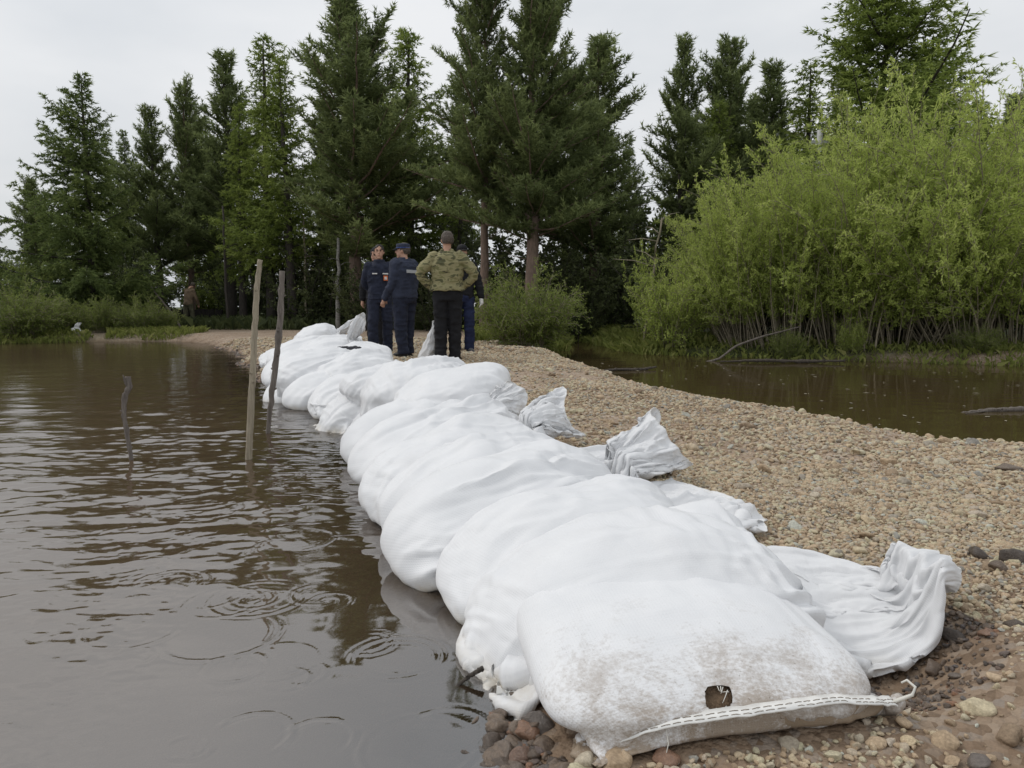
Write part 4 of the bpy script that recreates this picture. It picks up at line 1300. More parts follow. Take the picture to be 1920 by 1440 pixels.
variant('spruceA', 5, 10.5, 0.06, 3.3, PROF['spruce'], 136, 0.02, 0.55, 0.35, 'spruce', r0=0.17)
variant('larchA', 6, 11.5, 0.22, 1.9, PROF['larch'], 114, 0.05, 0.60, 0.30, 'larch', dead=7)
variant('larchB', 7, 11.5, 0.26, 1.7, PROF['larch'], 91, 0.10, 0.65, 0.35, 'larch', dead=9, lean=0.02)
variant('larchC', 8, 12.5, 0.18, 3.1, PROF['broad'], 136, 0.05, 0.70, 0.45, 'larch', dead=4, lean=0.05, r0=0.2)
NEEDLE = {'pine': 'pine_needles', 'spru': 'spruce_needles', 'larc': 'larch_needles'}

def ground_at(x, y):
    return float(ground_z(np.array([x]), np.array([y]))[0])

def plant_tree(key, px, ytop, Y, label, name, rz=0.0, wide=1.0, mat=None, group='trees of the wood behind the river'):
    top = at(px, ytop, Y)
    z0 = ground_at(top.x, Y)
    tm, cm = TREES[key]
    hh = max(v.co.z for v in tm.vertices) if not tm.get('h') else tm['h']
    tm['h'] = hh
    s = (top.z - z0) / hh
    root = thing(name, label, 'tree', (top.x, Y, z0), rz, group, (s * wide * 1.03, s * wide * 1.03, s))
    a = link('trunk', tm, MATS['pine_bark' if key in ('pineC', 'pineD', 'pineA') else 'dark_bark'], root)
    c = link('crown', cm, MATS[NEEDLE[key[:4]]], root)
    if mat:
        if c.data.materials[0] is None: pass
        c.material_slots[0].link = 'OBJECT'; c.material_slots[0].material = MATS[mat]
    return root

plant_tree('spruceA', -45, 360, 25, 'dark spruce showing only its branch tips at the left edge', 'spruce_tree', 1.0, 0.7)
plant_tree('spruceA', 150, 138, 25, 'broad spruce with spreading lower limbs at the far left', 'spruce_tree', 2.2, 1.0)
plant_tree('pineB', 285, 203, 29, 'dark narrow pine next right of the broad spruce', 'pine_tree', 0.3, 1.1)
plant_tree('pineA', 342, 150, 31, 'pointed pine standing behind the brown-jacketed person', 'pine_tree', 1.9, 0.85)
plant_tree('spruceA', 232, 245, 31, 'shorter spruce filling the gap right of the broad spruce', 'spruce_tree', 4.2, 0.6)
plant_tree('pineB', 415, 98, 29, 'dark pine just left of the tall pale green larch', 'pine_tree', 4.0, 1.2)
plant_tree('larchB', 440, 195, 27.5, 'slim larch with a bare dark lower trunk by the board fence', 'larch_tree', 1.2, 1.1)
plant_tree('larchA', 492, 68, 27, 'tall pale green larch above the tops of the stakes', 'larch_tree', 0.8, 1.15)
plant_tree('larchB', 535, 110, 26, 'slender larch with a long dark trunk above the crooked stake', 'larch_tree', 3.1, 1.2)
plant_tree('pineA', 655, -25, 25, 'tall dense dark pine left of the group of men', 'pine_tree', 0.4, 1.3)
plant_tree('larchA', 762, 58, 29, 'bright green larch between the two tallest dark pines', 'larch_tree', 5.0, 1.25)
plant_tree('pineB', 600, 190, 31, 'small dark pine in shade behind the tall dense one', 'pine_tree', 2.5, 1.2)
plant_tree('pineB', 865, 150, 31, 'thin dark trunked pine between the larch and the bare-trunked pine', 'pine_tree', 5.6, 0.8)
plant_tree('pineC', 905, -75, 20.5, 'pine with a tall bare reddish trunk right behind the camouflaged man', 'pine_tree', 2.0, 0.9)
plant_tree('pineD', 1000, -130, 19.5, 'huge dark spreading pine above the round green bush', 'pine_tree', 5.2, 1.05)
plant_tree('pineA', 1120, 60, 24, 'dark pine hidden behind the right side of the huge spreading pine', 'pine_tree', 3.6, 1.3)
plant_tree('pineB', 1283, 76, 26, 'slim pine with a bare trunk standing left over the willows', 'pine_tree', 1.0, 1.0)
plant_tree('pineA', 1372, 62, 28, 'dark bushy pine second from left over the willows', 'pine_tree', 4.4, 1.0)
plant_tree('larchA', 1352, 190, 26.5, 'yellowish larch in front of the bushy pine over the willows', 'larch_tree', 2.7, 1.1)
plant_tree('pineB', 1455, 122, 29, 'grey-green pine left of the white pole', 'pine_tree', 0.2, 1.35)
plant_tree('larchB', 1515, 118, 27, 'narrow larch directly behind the white pole', 'larch_tree', 4.9, 1.3)
plant_tree('larchC', 1625, -60, 22.5, 'big leaning larch with long arms above the willows', 'larch_tree', 0.1, 1.6)
plant_tree('larchC', 1775, 70, 25, 'lower dense larch at the right shoulder of the big leaning one', 'larch_tree', 2.3, 1.25)
plant_tree('pineA', 1905, 172, 33, 'distant pine at the right edge of the picture', 'pine_tree', 3.3, 1.3)
plant_tree('spruceA', 1180, 255, 30, 'small spruce in the gap left of the willows', 'spruce_tree', 0.9, 0.6)

for key, px, yt, Y, lab, nm, rz, wd in [
    ('pineA', 60, 330, 36, 'dim pine in the second row, left of the broad spruce', 'pine_tree', 0.7, 1.2),
    ('larchA', 205, 300, 35, 'dim larch in the second row behind the broad spruce', 'larch_tree', 1.7, 1.3),
    ('larchA', 385, 220, 36, 'dim larch in the second row right of the pointed pine', 'larch_tree', 3.7, 1.3),
    ('larchA', 700, 180, 36, 'dim larch in the second row behind the uniformed men', 'larch_tree', 0.2, 1.4),
    ('pineA', 1420, 190, 36, 'dim pine in the second row left of the grey-green pine', 'pine_tree', 0.6, 1.3),
    ('larchA', 1575, 170, 34, 'dim larch in the second row right of the white pole', 'larch_tree', 1.6, 1.4),
    ('pineA', 1690, 150, 34, 'dim pine in the second row behind the big leaning larch', 'pine_tree', 2.6, 1.4),
    ('larchA', 1840, 190, 34, 'dim larch in the second row above the tallest willow', 'larch_tree', 3.6, 1.3)]:
    plant_tree(key, px, yt, Y, lab, nm, rz, wd)

# ---- leafy shrubs
def shrub(seed, H, spread, ns, nt, nl, leaf, wid, start, droop, stem_r=0.016, base_r=0.25, lean=(0, 0), hang=0.15):
    r = np.random.RandomState(seed)
    mb = MB()
    P, D, T = [], [], []
    for i in range(ns):
        a = r.uniform(0, 6.28); q = math.sqrt(r.uniform())
        p = np.array([base_r * q * math.cos(a), base_r * q * math.sin(a), -0.1])
        out = spread * q + r.normal(0, 0.05)
        d = unit(np.array([math.cos(a) * out + lean[0], math.sin(a) * out + lean[1], 1.0]))
        h = H * r.uniform(0.62, 1.05) * (1 - 0.18 * q)
        n = 9
        pts = [p]
        for k in range(n):
            d = unit(d + r.normal(0, 0.055, 3) + np.array([0, 0, -droop * (k / n) ** 2]))
            p = p + d * h / n
            pts.append(p)
        pts = np.array(pts)
        mb.tube(pts, stem_r * r.uniform(0.6, 1.3) * (1 - np.linspace(0, 1, n + 1) * 0.8), 4, cap=False)
        st = r.normal(0, 0.10)
        for j in range(nt):
            s = start + (1 - start) * (j + r.uniform()) / nt
            x = s * n; k0 = min(int(x), n - 1)
            bp = pts[k0] + (pts[k0 + 1] - pts[k0]) * (x - k0)
            bd = unit(pts[k0 + 1] - pts[k0])
            td = unit(bd * 0.75 + unit(r.normal(size=3)) * 0.75 + np.array([0, 0, 0.15]))
            tl = (0.20 * H * (1 - s) + 0.22) * r.uniform(0.5, 1.2)
            m = max(3, int(nl * tl / 0.5))
            u = (np.arange(m) + 0.5) / m
            tp = bp + td * (u * tl)[:, None] - np.array([0, 0, 1.0]) * (droop * 0.5 * tl * u ** 2)[:, None]
            P.append(tp + r.normal(0, 0.02, (m, 3)))
            D.append(np.repeat(td[None], m, 0))
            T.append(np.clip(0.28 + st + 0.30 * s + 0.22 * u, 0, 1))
            mb.tube([bp, bp + td * tl * 0.5, tp[-1]], [0.005, 0.004, 0.002], 3, cap=False)
    P, D, T = np.concatenate(P), np.concatenate(D), np.concatenate(T)
    return mb.mesh('stems'), crown_mesh('foliage', [blades(P, D, r, 2, leaf, wid, 0.75, T, hang)])

SHR = {
    'w1': shrub(21, 4.4, 0.42, 68, 21, 21, 0.082, 0.0105, 0.20, 0.28, base_r=0.7),
    'w2': shrub(22, 4.4, 0.60, 64, 21, 21, 0.082, 0.0105, 0.16, 0.38, base_r=0.8),
    'w3': shrub(23, 4.4, 0.36, 68, 20, 21, 0.080, 0.0105, 0.22, 0.26, base_r=0.9, lean=(-0.10, 0)),
    'w4': shrub(24, 4.4, 0.50, 52, 19, 20, 0.082, 0.0100, 0.26, 0.30, base_r=0.6, lean=(-0.42, 0)),
    'b1': shrub(31, 1.7, 0.95, 75, 15, 20, 0.060, 0.0085, 0.10, 0.35, stem_r=0.008, base_r=0.35),
    'b2': shrub(32, 1.7, 0.75, 60, 14, 20, 0.060, 0.0105, 0.12, 0.20, stem_r=0.008, base_r=0.30),
    'u1': shrub(41, 3.2, 0.40, 22, 17, 13, 0.085, 0.026, 0.15, 0.18, stem_r=0.014, base_r=0.4),
    'u2': shrub(42, 3.2, 0.62, 26, 16, 13, 0.080, 0.024, 0.10, 0.28, stem_r=0.014, base_r=0.5),
}
SHT = {}
def plant_shrub(key, px, ytop, Y, label, name, leafmat, rz=0.0, wide=1.0, cat='shrub', group=None, stem='willow_bark', z0=None):
    top = at(px, ytop, Y)
    g0 = ground_at(top.x, Y) if z0 is None else z0
    sm, fm = SHR[key]
    if key not in SHT:
        zz = np.zeros(len(fm.vertices) * 3, np.float32); fm.vertices.foreach_get('co', zz); SHT[key] = float(np.percentile(zz[2::3], 99.0))
    s = (top.z - g0) / SHT[key]
    root = thing(name, label, cat, (top.x, Y, g0), rz, group, (s * wide, s * wide, s))
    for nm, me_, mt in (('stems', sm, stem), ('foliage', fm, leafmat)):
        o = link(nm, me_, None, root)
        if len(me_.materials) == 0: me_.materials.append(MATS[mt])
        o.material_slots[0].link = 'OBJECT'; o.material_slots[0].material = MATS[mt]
    return root

G = 'willow shrubs of the thicket across the pool'
for key, px, yt, Y, lab, rz, wd in [
    ('w4', 1392, 395, 15.1, 'leaning willow with slanting bare stems at the left end of the thicket', 0.0, 0.62),
    ('w2', 1368, 365, 16.6, 'willow at the left end of the thicket, behind the leaning stems', 1.1, 0.50),
    ('w1', 1405, 335, 15.6, 'willow of the thicket below the yellowish larch', 2.0, 0.68),
    ('w3', 1480, 350, 14.9, 'willow of the thicket where the pale fallen branch ends', 0.0, 0.85),
    ('w2', 1540, 305, 15.8, 'willow of the thicket directly below the white pole', 3.2, 0.85),
    ('w1', 1600, 330, 14.5, 'front willow with forked dead grey stems in the middle of the thicket', 4.4, 0.8),
    ('w3', 1650, 212, 16.2, 'tall bright willow peak in the middle of the thicket', 0.5, 0.75),
    ('w2', 1700, 290, 14.6, 'willow of the thicket just right of its middle peak', 5.3, 0.85),
    ('w1', 1785, 200, 15.6, 'tallest willow of the thicket, right of its middle peak', 1.6, 0.85),
    ('w4', 1810, 310, 14.0, 'front willow of the thicket above the drooping green clump', 0.4, 0.8),
    ('w3', 1880, 225, 15.2, 'tall willow of the thicket near the right edge', 3.0, 0.85),
    ('w2', 1940, 235, 14.2, 'willow of the thicket cut off by the right edge', 2.2, 0.9)]:
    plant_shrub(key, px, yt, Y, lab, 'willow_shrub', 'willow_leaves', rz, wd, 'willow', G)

plant_shrub('b1', 985, 512, 15.0, 'round dense green bush at the water edge right of the men', 'round_bush', 'bush_leaves', 0.4, 0.82, 'bush')
plant_shrub('u1', 1216, 470, 17.5, 'thin bright green sapling left of the willow thicket', 'sapling', 'willow_leaves', 0.4, 0.55, 'sapling')
plant_shrub('b2', 1262, 500, 15.6, 'yellow-green bush under the leaning willow stems', 'low_bush', 'willow_leaves', 1.4, 0.7, 'bush')
plant_shrub('b1', 1835, 610, 13.2, 'low drooping green clump at the foot of the willows', 'low_bush', 'bush_leaves', 2.4, 0.9, 'bush')
plant_shrub('b2', 1600, 600, 13.9, 'small yellowish bush at the foot of the middle willows', 'low_bush', 'willow_leaves', 3.4, 0.7, 'bush')
plant_shrub('b2', 1480, 620, 14.1, 'small green bush at the water edge by the pale fallen branch', 'low_bush', 'bush_leaves', 5.4, 0.8, 'bush')
plant_shrub('b1', 30, 535, 20.5, 'light green rounded bush on the left bank by the picture edge', 'bank_bush', 'bush_leaves', 0.9, 0.9, 'bush')
plant_shrub('b2', 100, 565, 21.5, 'lower light green bush right of the rounded one on the left bank', 'bank_bush', 'bush_leaves', 2.9, 0.9, 'bush')
plant_shrub('b2', 185, 560, 21.8, 'dark small bush on the left bank beside the lone white bag', 'bank_bush', 'bush_leaves', 3.9, 0.8, 'bush')
plant_shrub('b1', 262, 560, 22.2, 'leafy bush on the left bank below the leaning pole', 'bank_bush', 'bush_leaves', 4.9, 0.9, 'bush')
plant_shrub('b2', 310, 580, 22.5, 'small bush on the left bank in front of the board fence', 'bank_bush', 'bush_leaves', 5.9, 0.8, 'bush')
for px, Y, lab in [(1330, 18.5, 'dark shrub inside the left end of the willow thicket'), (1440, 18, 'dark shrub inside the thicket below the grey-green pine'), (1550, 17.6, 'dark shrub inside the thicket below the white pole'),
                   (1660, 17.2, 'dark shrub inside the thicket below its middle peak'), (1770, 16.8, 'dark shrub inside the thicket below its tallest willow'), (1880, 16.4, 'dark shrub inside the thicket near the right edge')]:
    plant_shrub('u2', px, 440, Y, lab, 'understorey_shrub', 'shade_leaves', px * 0.1, 1.5, 'shrub', 'dark shrubs inside the willow thicket', 'dark_bark')  # added behind the willows; dark leaf colour stands for the thicket's inner shade
US = 'understorey shrubs in the shade of the wood'
for key, px, yt, Y, lab, rz, wd, mt in [
    ('u1', 30, 470, 27, 'pale grey-green sapling behind the left bank bushes', 0, 1.0, 'bush_leaves'),
    ('u2', 175, 500, 28, 'shaded shrub at the foot of the broad spruce', 1, 1.2, 'shade_leaves'),
    ('u2', 245, 470, 29, 'shaded shrub behind the leaning pole', 2, 1.2, 'shade_leaves'),
    ('u1', 395, 490, 33, 'shaded shrub seen over the board fence', 3, 1.2, 'bush_leaves'),
    ('u2', 460, 480, 31, 'shaded shrub left of the smooth pale stake', 4, 1.2, 'shade_leaves'),
    ('u1', 560, 420, 28, 'tall leafy shrub right of the crooked stake', 5, 1.1, 'shade_leaves'),
    ('u2', 600, 470, 26, 'leafy shrub between the crooked stake and the birch', 0.5, 1.2, 'shade_leaves'),
    ('u1', 625, 430, 29, 'tall sparse shrub behind the birch trunk', 1.5, 1.0, 'bush_leaves'),
    ('u2', 680, 500, 24, 'shrub directly behind the young man in uniform', 2.5, 1.1, 'shade_leaves'),
    ('u1', 790, 430, 27, 'tall shrub between the officer and the camouflaged man', 3.5, 1.2, 'shade_leaves'),
    ('u2', 820, 520, 23, 'low shrub behind the camouflaged man', 4.5, 1.2, 'shade_leaves'),
    ('u1', 950, 400, 26, 'tall shrub in shade between the two nearest pine trunks', 5.5, 1.2, 'shade_leaves'),
    ('u2', 1060, 430, 24, 'dark shrub right of the huge pine trunk', 0.8, 1.4, 'shade_leaves'),
    ('u2', 1130, 450, 22.5, 'dark shrub behind the grassy bank', 1.8, 1.3, 'shade_leaves'),
    ('u1', 1200, 330, 26, 'tall grey-green shrub left of the willow thicket', 2.8, 1.1, 'shade_leaves'),
    ('u1', 1262, 360, 28, 'sparse tall shrub against the sky at the thicket edge', 3.8, 0.9, 'bush_leaves'),
    ('u2', 1090, 520, 20.6, 'dark low shrub overhanging the end of the pool', 4.8, 1.0, 'shade_leaves'),
    ('u2', 1015, 480, 21.5, 'dark shrub behind the round green bush', 5.8, 1.2, 'shade_leaves')]:
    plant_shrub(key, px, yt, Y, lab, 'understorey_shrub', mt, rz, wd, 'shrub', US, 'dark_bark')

# ---- bare trunks
def bare(px, ytop, Y, r0, mat, label, name, lean=0.0, seed=0):
    top = at(px, ytop, Y)
    g0 = ground_at(top.x, Y)
    r = np.random.RandomState(seed)
    H = top.z - g0
    z = np.linspace(0, 1, 10)
    mb = MB()
    pts = np.stack([lean * H * (z - 1) + r.normal(0, 0.02, 10), r.normal(0, 0.02, 10), z * H - 0.1], -1)
    mb.tube(pts, r0 * (1 - 0.5 * z), 8)
    root = thing(name, label, 'tree trunk', (top.x, Y, g0))
    link('trunk', mb.mesh('trunk'), MATS[mat], root)
    for k in range(7):
        mb = MB()
        h = r.uniform(0.35, 1.0); a = r.uniform(0, 6.28)
        p = np.array([lean * H * (h - 1), 0, h * H]); d = np.array([math.cos(a), math.sin(a), r.uniform(-0.1, 0.7)])
        ln = r.uniform(0.3, 1.0)
        mb.tube([p, p + d * ln * 0.5 + [0, 0, 0.05], p + d * ln], [0.016, 0.011, 0.004], 4)
        link('dead_branch', mb.mesh('dead_branch'), MATS[mat], root)
bare(634, 440, 24, 0.085, 'birch_bark', 'pale birch trunk left of the tall dense pine', 'birch_trunk', 0.02, 1)
bare(570, 400, 26, 0.05, 'willow_bark', 'thin grey trunk right of the crooked stake', 'thin_trunk', 0.0, 2)
bare(418, 380, 26, 0.06, 'dark_bark', 'thin dark trunk at the right end of the board fence', 'thin_trunk', 0.0, 3)
bare(463, 420, 27, 0.05, 'dark_bark', 'thin dark trunk left of the smooth pale stake', 'thin_trunk', -0.06, 4)
bare(180, 470, 26, 0.07, 'willow_bark', 'slanting grey dead trunk under the broad spruce', 'dead_tree', -0.25, 5)
bare(862, 230, 27, 0.10, 'dark_bark', 'tall thin dead trunk left of the bare reddish pine trunk', 'dead_tree', 0.0, 6)
bare(1240, 400, 16.5, 0.035, 'willow_bark', 'pale leaning bare stem at the left end of the willows', 'bare_stem', 0.12, 7)

# ---- grass, and the far wood that reads as one mass
def grass(name, label, n, pick, hmin, hmax, seed, mat='grass_blades', wid=0.006):
    r = np.random.RandomState(seed)
    P = pick(r, n)
    z = ground_z(P[:, 0], P[:, 1])
    k = z > -0.08
    P = np.concatenate([P, z[:, None]], 1)[k]
    n = len(P)
    h = r.uniform(hmin, hmax, (n, 1))
    d = unit(np.concatenate([r.normal(0, 0.28, (n, 2)), np.ones((n, 1))], 1))
    s = unit(np.concatenate([r.normal(size=(n, 2)), np.zeros((n, 1))], 1)) * wid * r.uniform(0.6, 1.4, (n, 1))
    bend = np.concatenate([r.normal(0, 0.25, (n, 2)), -0.15 * np.ones((n, 1))], 1) * h
    V = np.stack([P - s, P + s, P + d * h * 0.6 + s * 0.7, P + d * h + bend], 1).reshape(-1, 3)
    b = np.arange(n)[:, None] * 4
    me = new_mesh(name, V, np.concatenate([b, b + 1, b + 2, b + 3], 1), False)
    vattr(me, 'tint', np.repeat(np.clip(r.normal(0.5, 0.22, n), 0, 1), 4))
    return tag(link(name, me, MATS[mat]), label, 'grass', kind='stuff')
def box_pick(*boxes):
    def f(r, n):
        ar = np.array([(b[1] - b[0]) * (b[3] - b[2]) for b in boxes]); w = r.choice(len(boxes), n, p=ar / ar.sum())
        B_ = np.array(boxes)[w]
        return np.stack([r.uniform(B_[:, 0], B_[:, 1]), r.uniform(B_[:, 2], B_[:, 3])], -1)
    return f
grass('bank_grass', 'green grass and reeds along the left bank', 5000, box_pick((-16, -11.8, 19.4, 21.2), (-11.5, -9.0, 21.0, 22.2)), 0.08, 0.28, 1)
grass('meadow_grass', 'bright grass on the bank between the round bush and the willows', 16000, box_pick((1.3, 4.2, 15.2, 23), (-1.0, 1.4, 16.5, 22)), 0.10, 0.34, 2)
grass('willow_bank_grass', 'grass and twigs at the foot of the willows', 9000, box_pick((2.6, 12, 12.0, 16)), 0.06, 0.22, 3)
grass('wood_floor_grass', 'rough grass on the floor of the wood', 14000, box_pick((-18, 4, 24.0, 32)), 0.15, 0.6, 4, 'shade_leaves', 0.012)

def far_wood(seed):
    r = np.random.RandomState(seed)
    P, T = [], []
    for i in range(150):
        x = r.uniform(-75, 75); y = r.uniform(62, 85)
        h = r.uniform(1.8, 4.6) + (2.5 if r.uniform() < 0.12 else 0) + 1.5 * (x > 5)
        n = 260
        u = r.uniform(0, 1, n); a = r.uniform(0, 6.28, n)
        w = h * 0.42 * (1 - u) ** 0.6 * np.sqrt(r.uniform(0, 1, n))
        P.append(np.stack([x + w * np.cos(a), y + w * np.sin(a), 0.1 + u * h], -1)); T.append(np.full(n, np.clip(r.normal(0.45, 0.2), 0, 1)))
    P = np.concatenate(P)
    D = np.repeat(np.array([[0, 0, 1.0]]), len(P), 0)
    return crown_mesh('far_wood', [blades(P, D, r, 2, 0.42, 0.13, 0.9, np.concatenate(T))])
leaf_mat('far_leaves', (0.06, 0.075, 0.045), (0.11, 0.13, 0.075), (0.16, 0.18, 0.11))
tag(link('far_wood', far_wood(9), MATS['far_leaves']), 'pale distant wood seen between the trunks', 'wood', kind='stuff')
# ------------------------------------------------------------------ people
simple('navy_cloth', (0.018, 0.022, 0.040), 0.85, 0.35, 9, 0.35, 26)
simple('navy_faded', (0.030, 0.036, 0.060), 0.85, 0.30, 9, 0.35, 26)
simple('black_cloth', (0.010, 0.010, 0.012), 0.85, 0.35, 9, 0.35, 26)
simple('blue_cloth', (0.014, 0.020, 0.055), 0.85, 0.35, 9, 0.35, 26)
simple('brown_cloth', (0.16, 0.115, 0.075), 0.9, 0.3, 9, 0.35, 26)
simple('olive_cloth', (0.10, 0.095, 0.060), 0.9, 0.3, 9, 0.35, 26)
simple('skin', (0.46, 0.27, 0.19), 0.55, 0.10, 14)
simple('dark_hair', (0.020, 0.014, 0.011), 0.6, 0.4, 40)
simple('grey_hair', (0.085, 0.068, 0.055), 0.65, 0.45, 60)
simple('shoe_leather', (0.014, 0.013, 0.012), 0.5, 0.3, 20)
simple('grey_shoe', (0.09, 0.09, 0.095), 0.7, 0.3, 20)
simple('reflective_strip', (0.42, 0.43, 0.45), 0.45, 0.2, 60)
simple('badge_white', (0.62, 0.60, 0.58), 0.6, 0.1, 40)
simple('badge_orange', (0.62, 0.16, 0.05), 0.6, 0.1, 40)
simple('badge_yellow', (0.62, 0.40, 0.06), 0.6, 0.1, 40)
simple('badge_blue', (0.05, 0.09, 0.30), 0.6, 0.1, 40)
simple('badge_red', (0.50, 0.03, 0.03), 0.6, 0.1, 40)
simple('white_glove', (0.62, 0.61, 0.58), 0.8, 0.12, 40)
simple('eye_dark', (0.012, 0.010, 0.010), 0.3, 0.1, 40)
simple('lip_skin', (0.36, 0.15, 0.12), 0.5, 0.1, 40)
t = NT('camouflage', 0.9)
o = t.obj()
c1 = t.noise(1.0, 2.5, 0.55, t.mapping(o, (7, 7, 17)), 0.6)
c2 = t.noise(1.0, 2.5, 0.55, t.mapping(o, (9, 9, 21), (0.3, 0.2, 0.1)), 0.6)
base = t.ramp(c1, [(0.40, (0.085, 0.085, 0.038)), (0.44, (0.25, 0.225, 0.115)), (0.56, (0.25, 0.225, 0.115)), (0.60, (0.155, 0.150, 0.062))])
dk = t.ramp(c2, [(0.34, (1, 1, 1)), (0.38, (0, 0, 0))])
t.color(t.mix(dk, base, (0.050, 0.045, 0.026)))
t.normal(t.bump(t.noise(24, 4, 0.6, o), 0.35, 0.012))

def remesh(mb, vox, smooth=5, fac=0.5, puff=0.0, seed=0, scale=16.0):
    """grows one continuous skin round overlapping lofts"""
    me = mb.mesh('tmp')
    o = bpy.data.objects.new('tmp', me)
    COL.objects.link(o)
    m = o.modifiers.new('r', 'REMESH'); m.mode = 'VOXEL'; m.voxel_size = vox
    m = o.modifiers.new('s', 'SMOOTH'); m.factor = fac; m.iterations = smooth
    dg = bpy.context.evaluated_depsgraph_get()
    out = bpy.data.meshes.new_from_object(o.evaluated_get(dg))
    bpy.data.objects.remove(o); bpy.data.meshes.remove(me)
    n = len(out.vertices)
    co = np.zeros(n * 3, np.float32); out.vertices.foreach_get('co', co); co = co.reshape(-1, 3).astype(np.float64)
    if puff:
        no = np.zeros(n * 3, np.float32); out.vertices.foreach_get('normal', no); no = no.reshape(-1, 3)
        f = fbm(co * np.array([scale, scale, scale * 1.5]) + seed, 3)
        w = np.clip(1 - 2.2 * np.abs(vnoise(co * np.array([scale * 0.6, scale * 0.6, scale * 1.3]) + seed + 5)), 0, 1)
        co = co + no * (puff * (0.7 * f + 0.9 * w))[:, None]
        out.vertices.foreach_set('co', co.astype(np.float32).ravel())
    out.polygons.foreach_set('use_smooth', np.full(len(out.polygons), True))
    out.update()
    return out

def loft(mb, rings, k=20):
    """rings: (z, cx, cy, rx, ry)"""
    V, F = [], []
    for z, cx, cy, rx, ry in rings:
        for j in range(k):
            a = 2 * math.pi * j / k
            V.append((cx + rx * math.cos(a), cy + ry * math.sin(a), z))
    n = len(rings)
    for i in range(n - 1):
        for j in range(k):
            F.append((i * k + j, i * k + (j + 1) % k, (i + 1) * k + (j + 1) % k, (i + 1) * k + j))
    F.append(tuple(range(k - 1, -1, -1))); F.append(tuple((n - 1) * k + j for j in range(k)))
    mb.add(V, F)

def limb(mb, pts, rr_, k=14, sub=5):
    pts = [np.array(p, float) for p in pts]
    P, R = [], []
    for i in range(len(pts) - 1):
        for q in range(sub):
            u = q / sub
            P.append(pts[i] * (1 - u) + pts[i + 1] * u); R.append(rr_[i] * (1 - u) + rr_[i + 1] * u)
    P.append(pts[-1]); R.append(rr_[-1])
    P, R = np.array(P), np.array(R)
    for _ in range(2):
        P[1:-1] = 0.5 * P[1:-1] + 0.25 * (P[:-2] + P[2:])
    mb.tube(P, R, k)
    mb.ell(pts[0], (rr_[0],) * 3, None, 12, 8); mb.ell(pts[-1], (rr_[-1],) * 3, None, 12, 8)

def rotz(a):
    c, s = math.cos(a), math.sin(a)
    return np.array([[c, -s, 0], [s, c, 0], [0, 0, 1]])

def hand(mb, wrist, d, palm_n, side, curl=0.5, s=1.0):
    """palm, four fingers of different length and a thumb leaving the side of the palm"""
    d = unit(np.array(d, float)); nrm = unit(np.array(palm_n, float) - d * (np.array(palm_n, float) @ d)); w = np.cross(d, nrm) * side
    wrist = np.array(wrist, float)
    limb(mb, [wrist, wrist + d * 0.045 * s, wrist + d * 0.09 * s], [0.026 * s, 0.031 * s, 0.030 * s], 10, 3)
    for i, (off, ln) in enumerate(((-0.030, 0.058), (-0.010, 0.070), (0.010, 0.076), (0.029, 0.068))):
        p = wrist + d * 0.085 * s + w * off * s
        d1 = unit(d + nrm * curl * 0.6); d2 = unit(d + nrm * curl * 1.6)
        limb(mb, [p, p + d1 * ln * 0.55 * s, p + d1 * ln * 0.55 * s + d2 * ln * 0.5 * s], [0.0105 * s, 0.0095 * s, 0.008 * s], 8, 3)
    p = wrist + d * 0.03 * s + w * 0.028 * s
    d1 = unit(d * 0.7 + w * 0.7 + nrm * 0.3); d2 = unit(d + w * 0.15 + nrm * 0.4)
    limb(mb, [p, p + d1 * 0.035 * s, p + d1 * 0.035 * s + d2 * 0.035 * s], [0.013 * s, 0.011 * s, 0.009 * s], 8, 3)

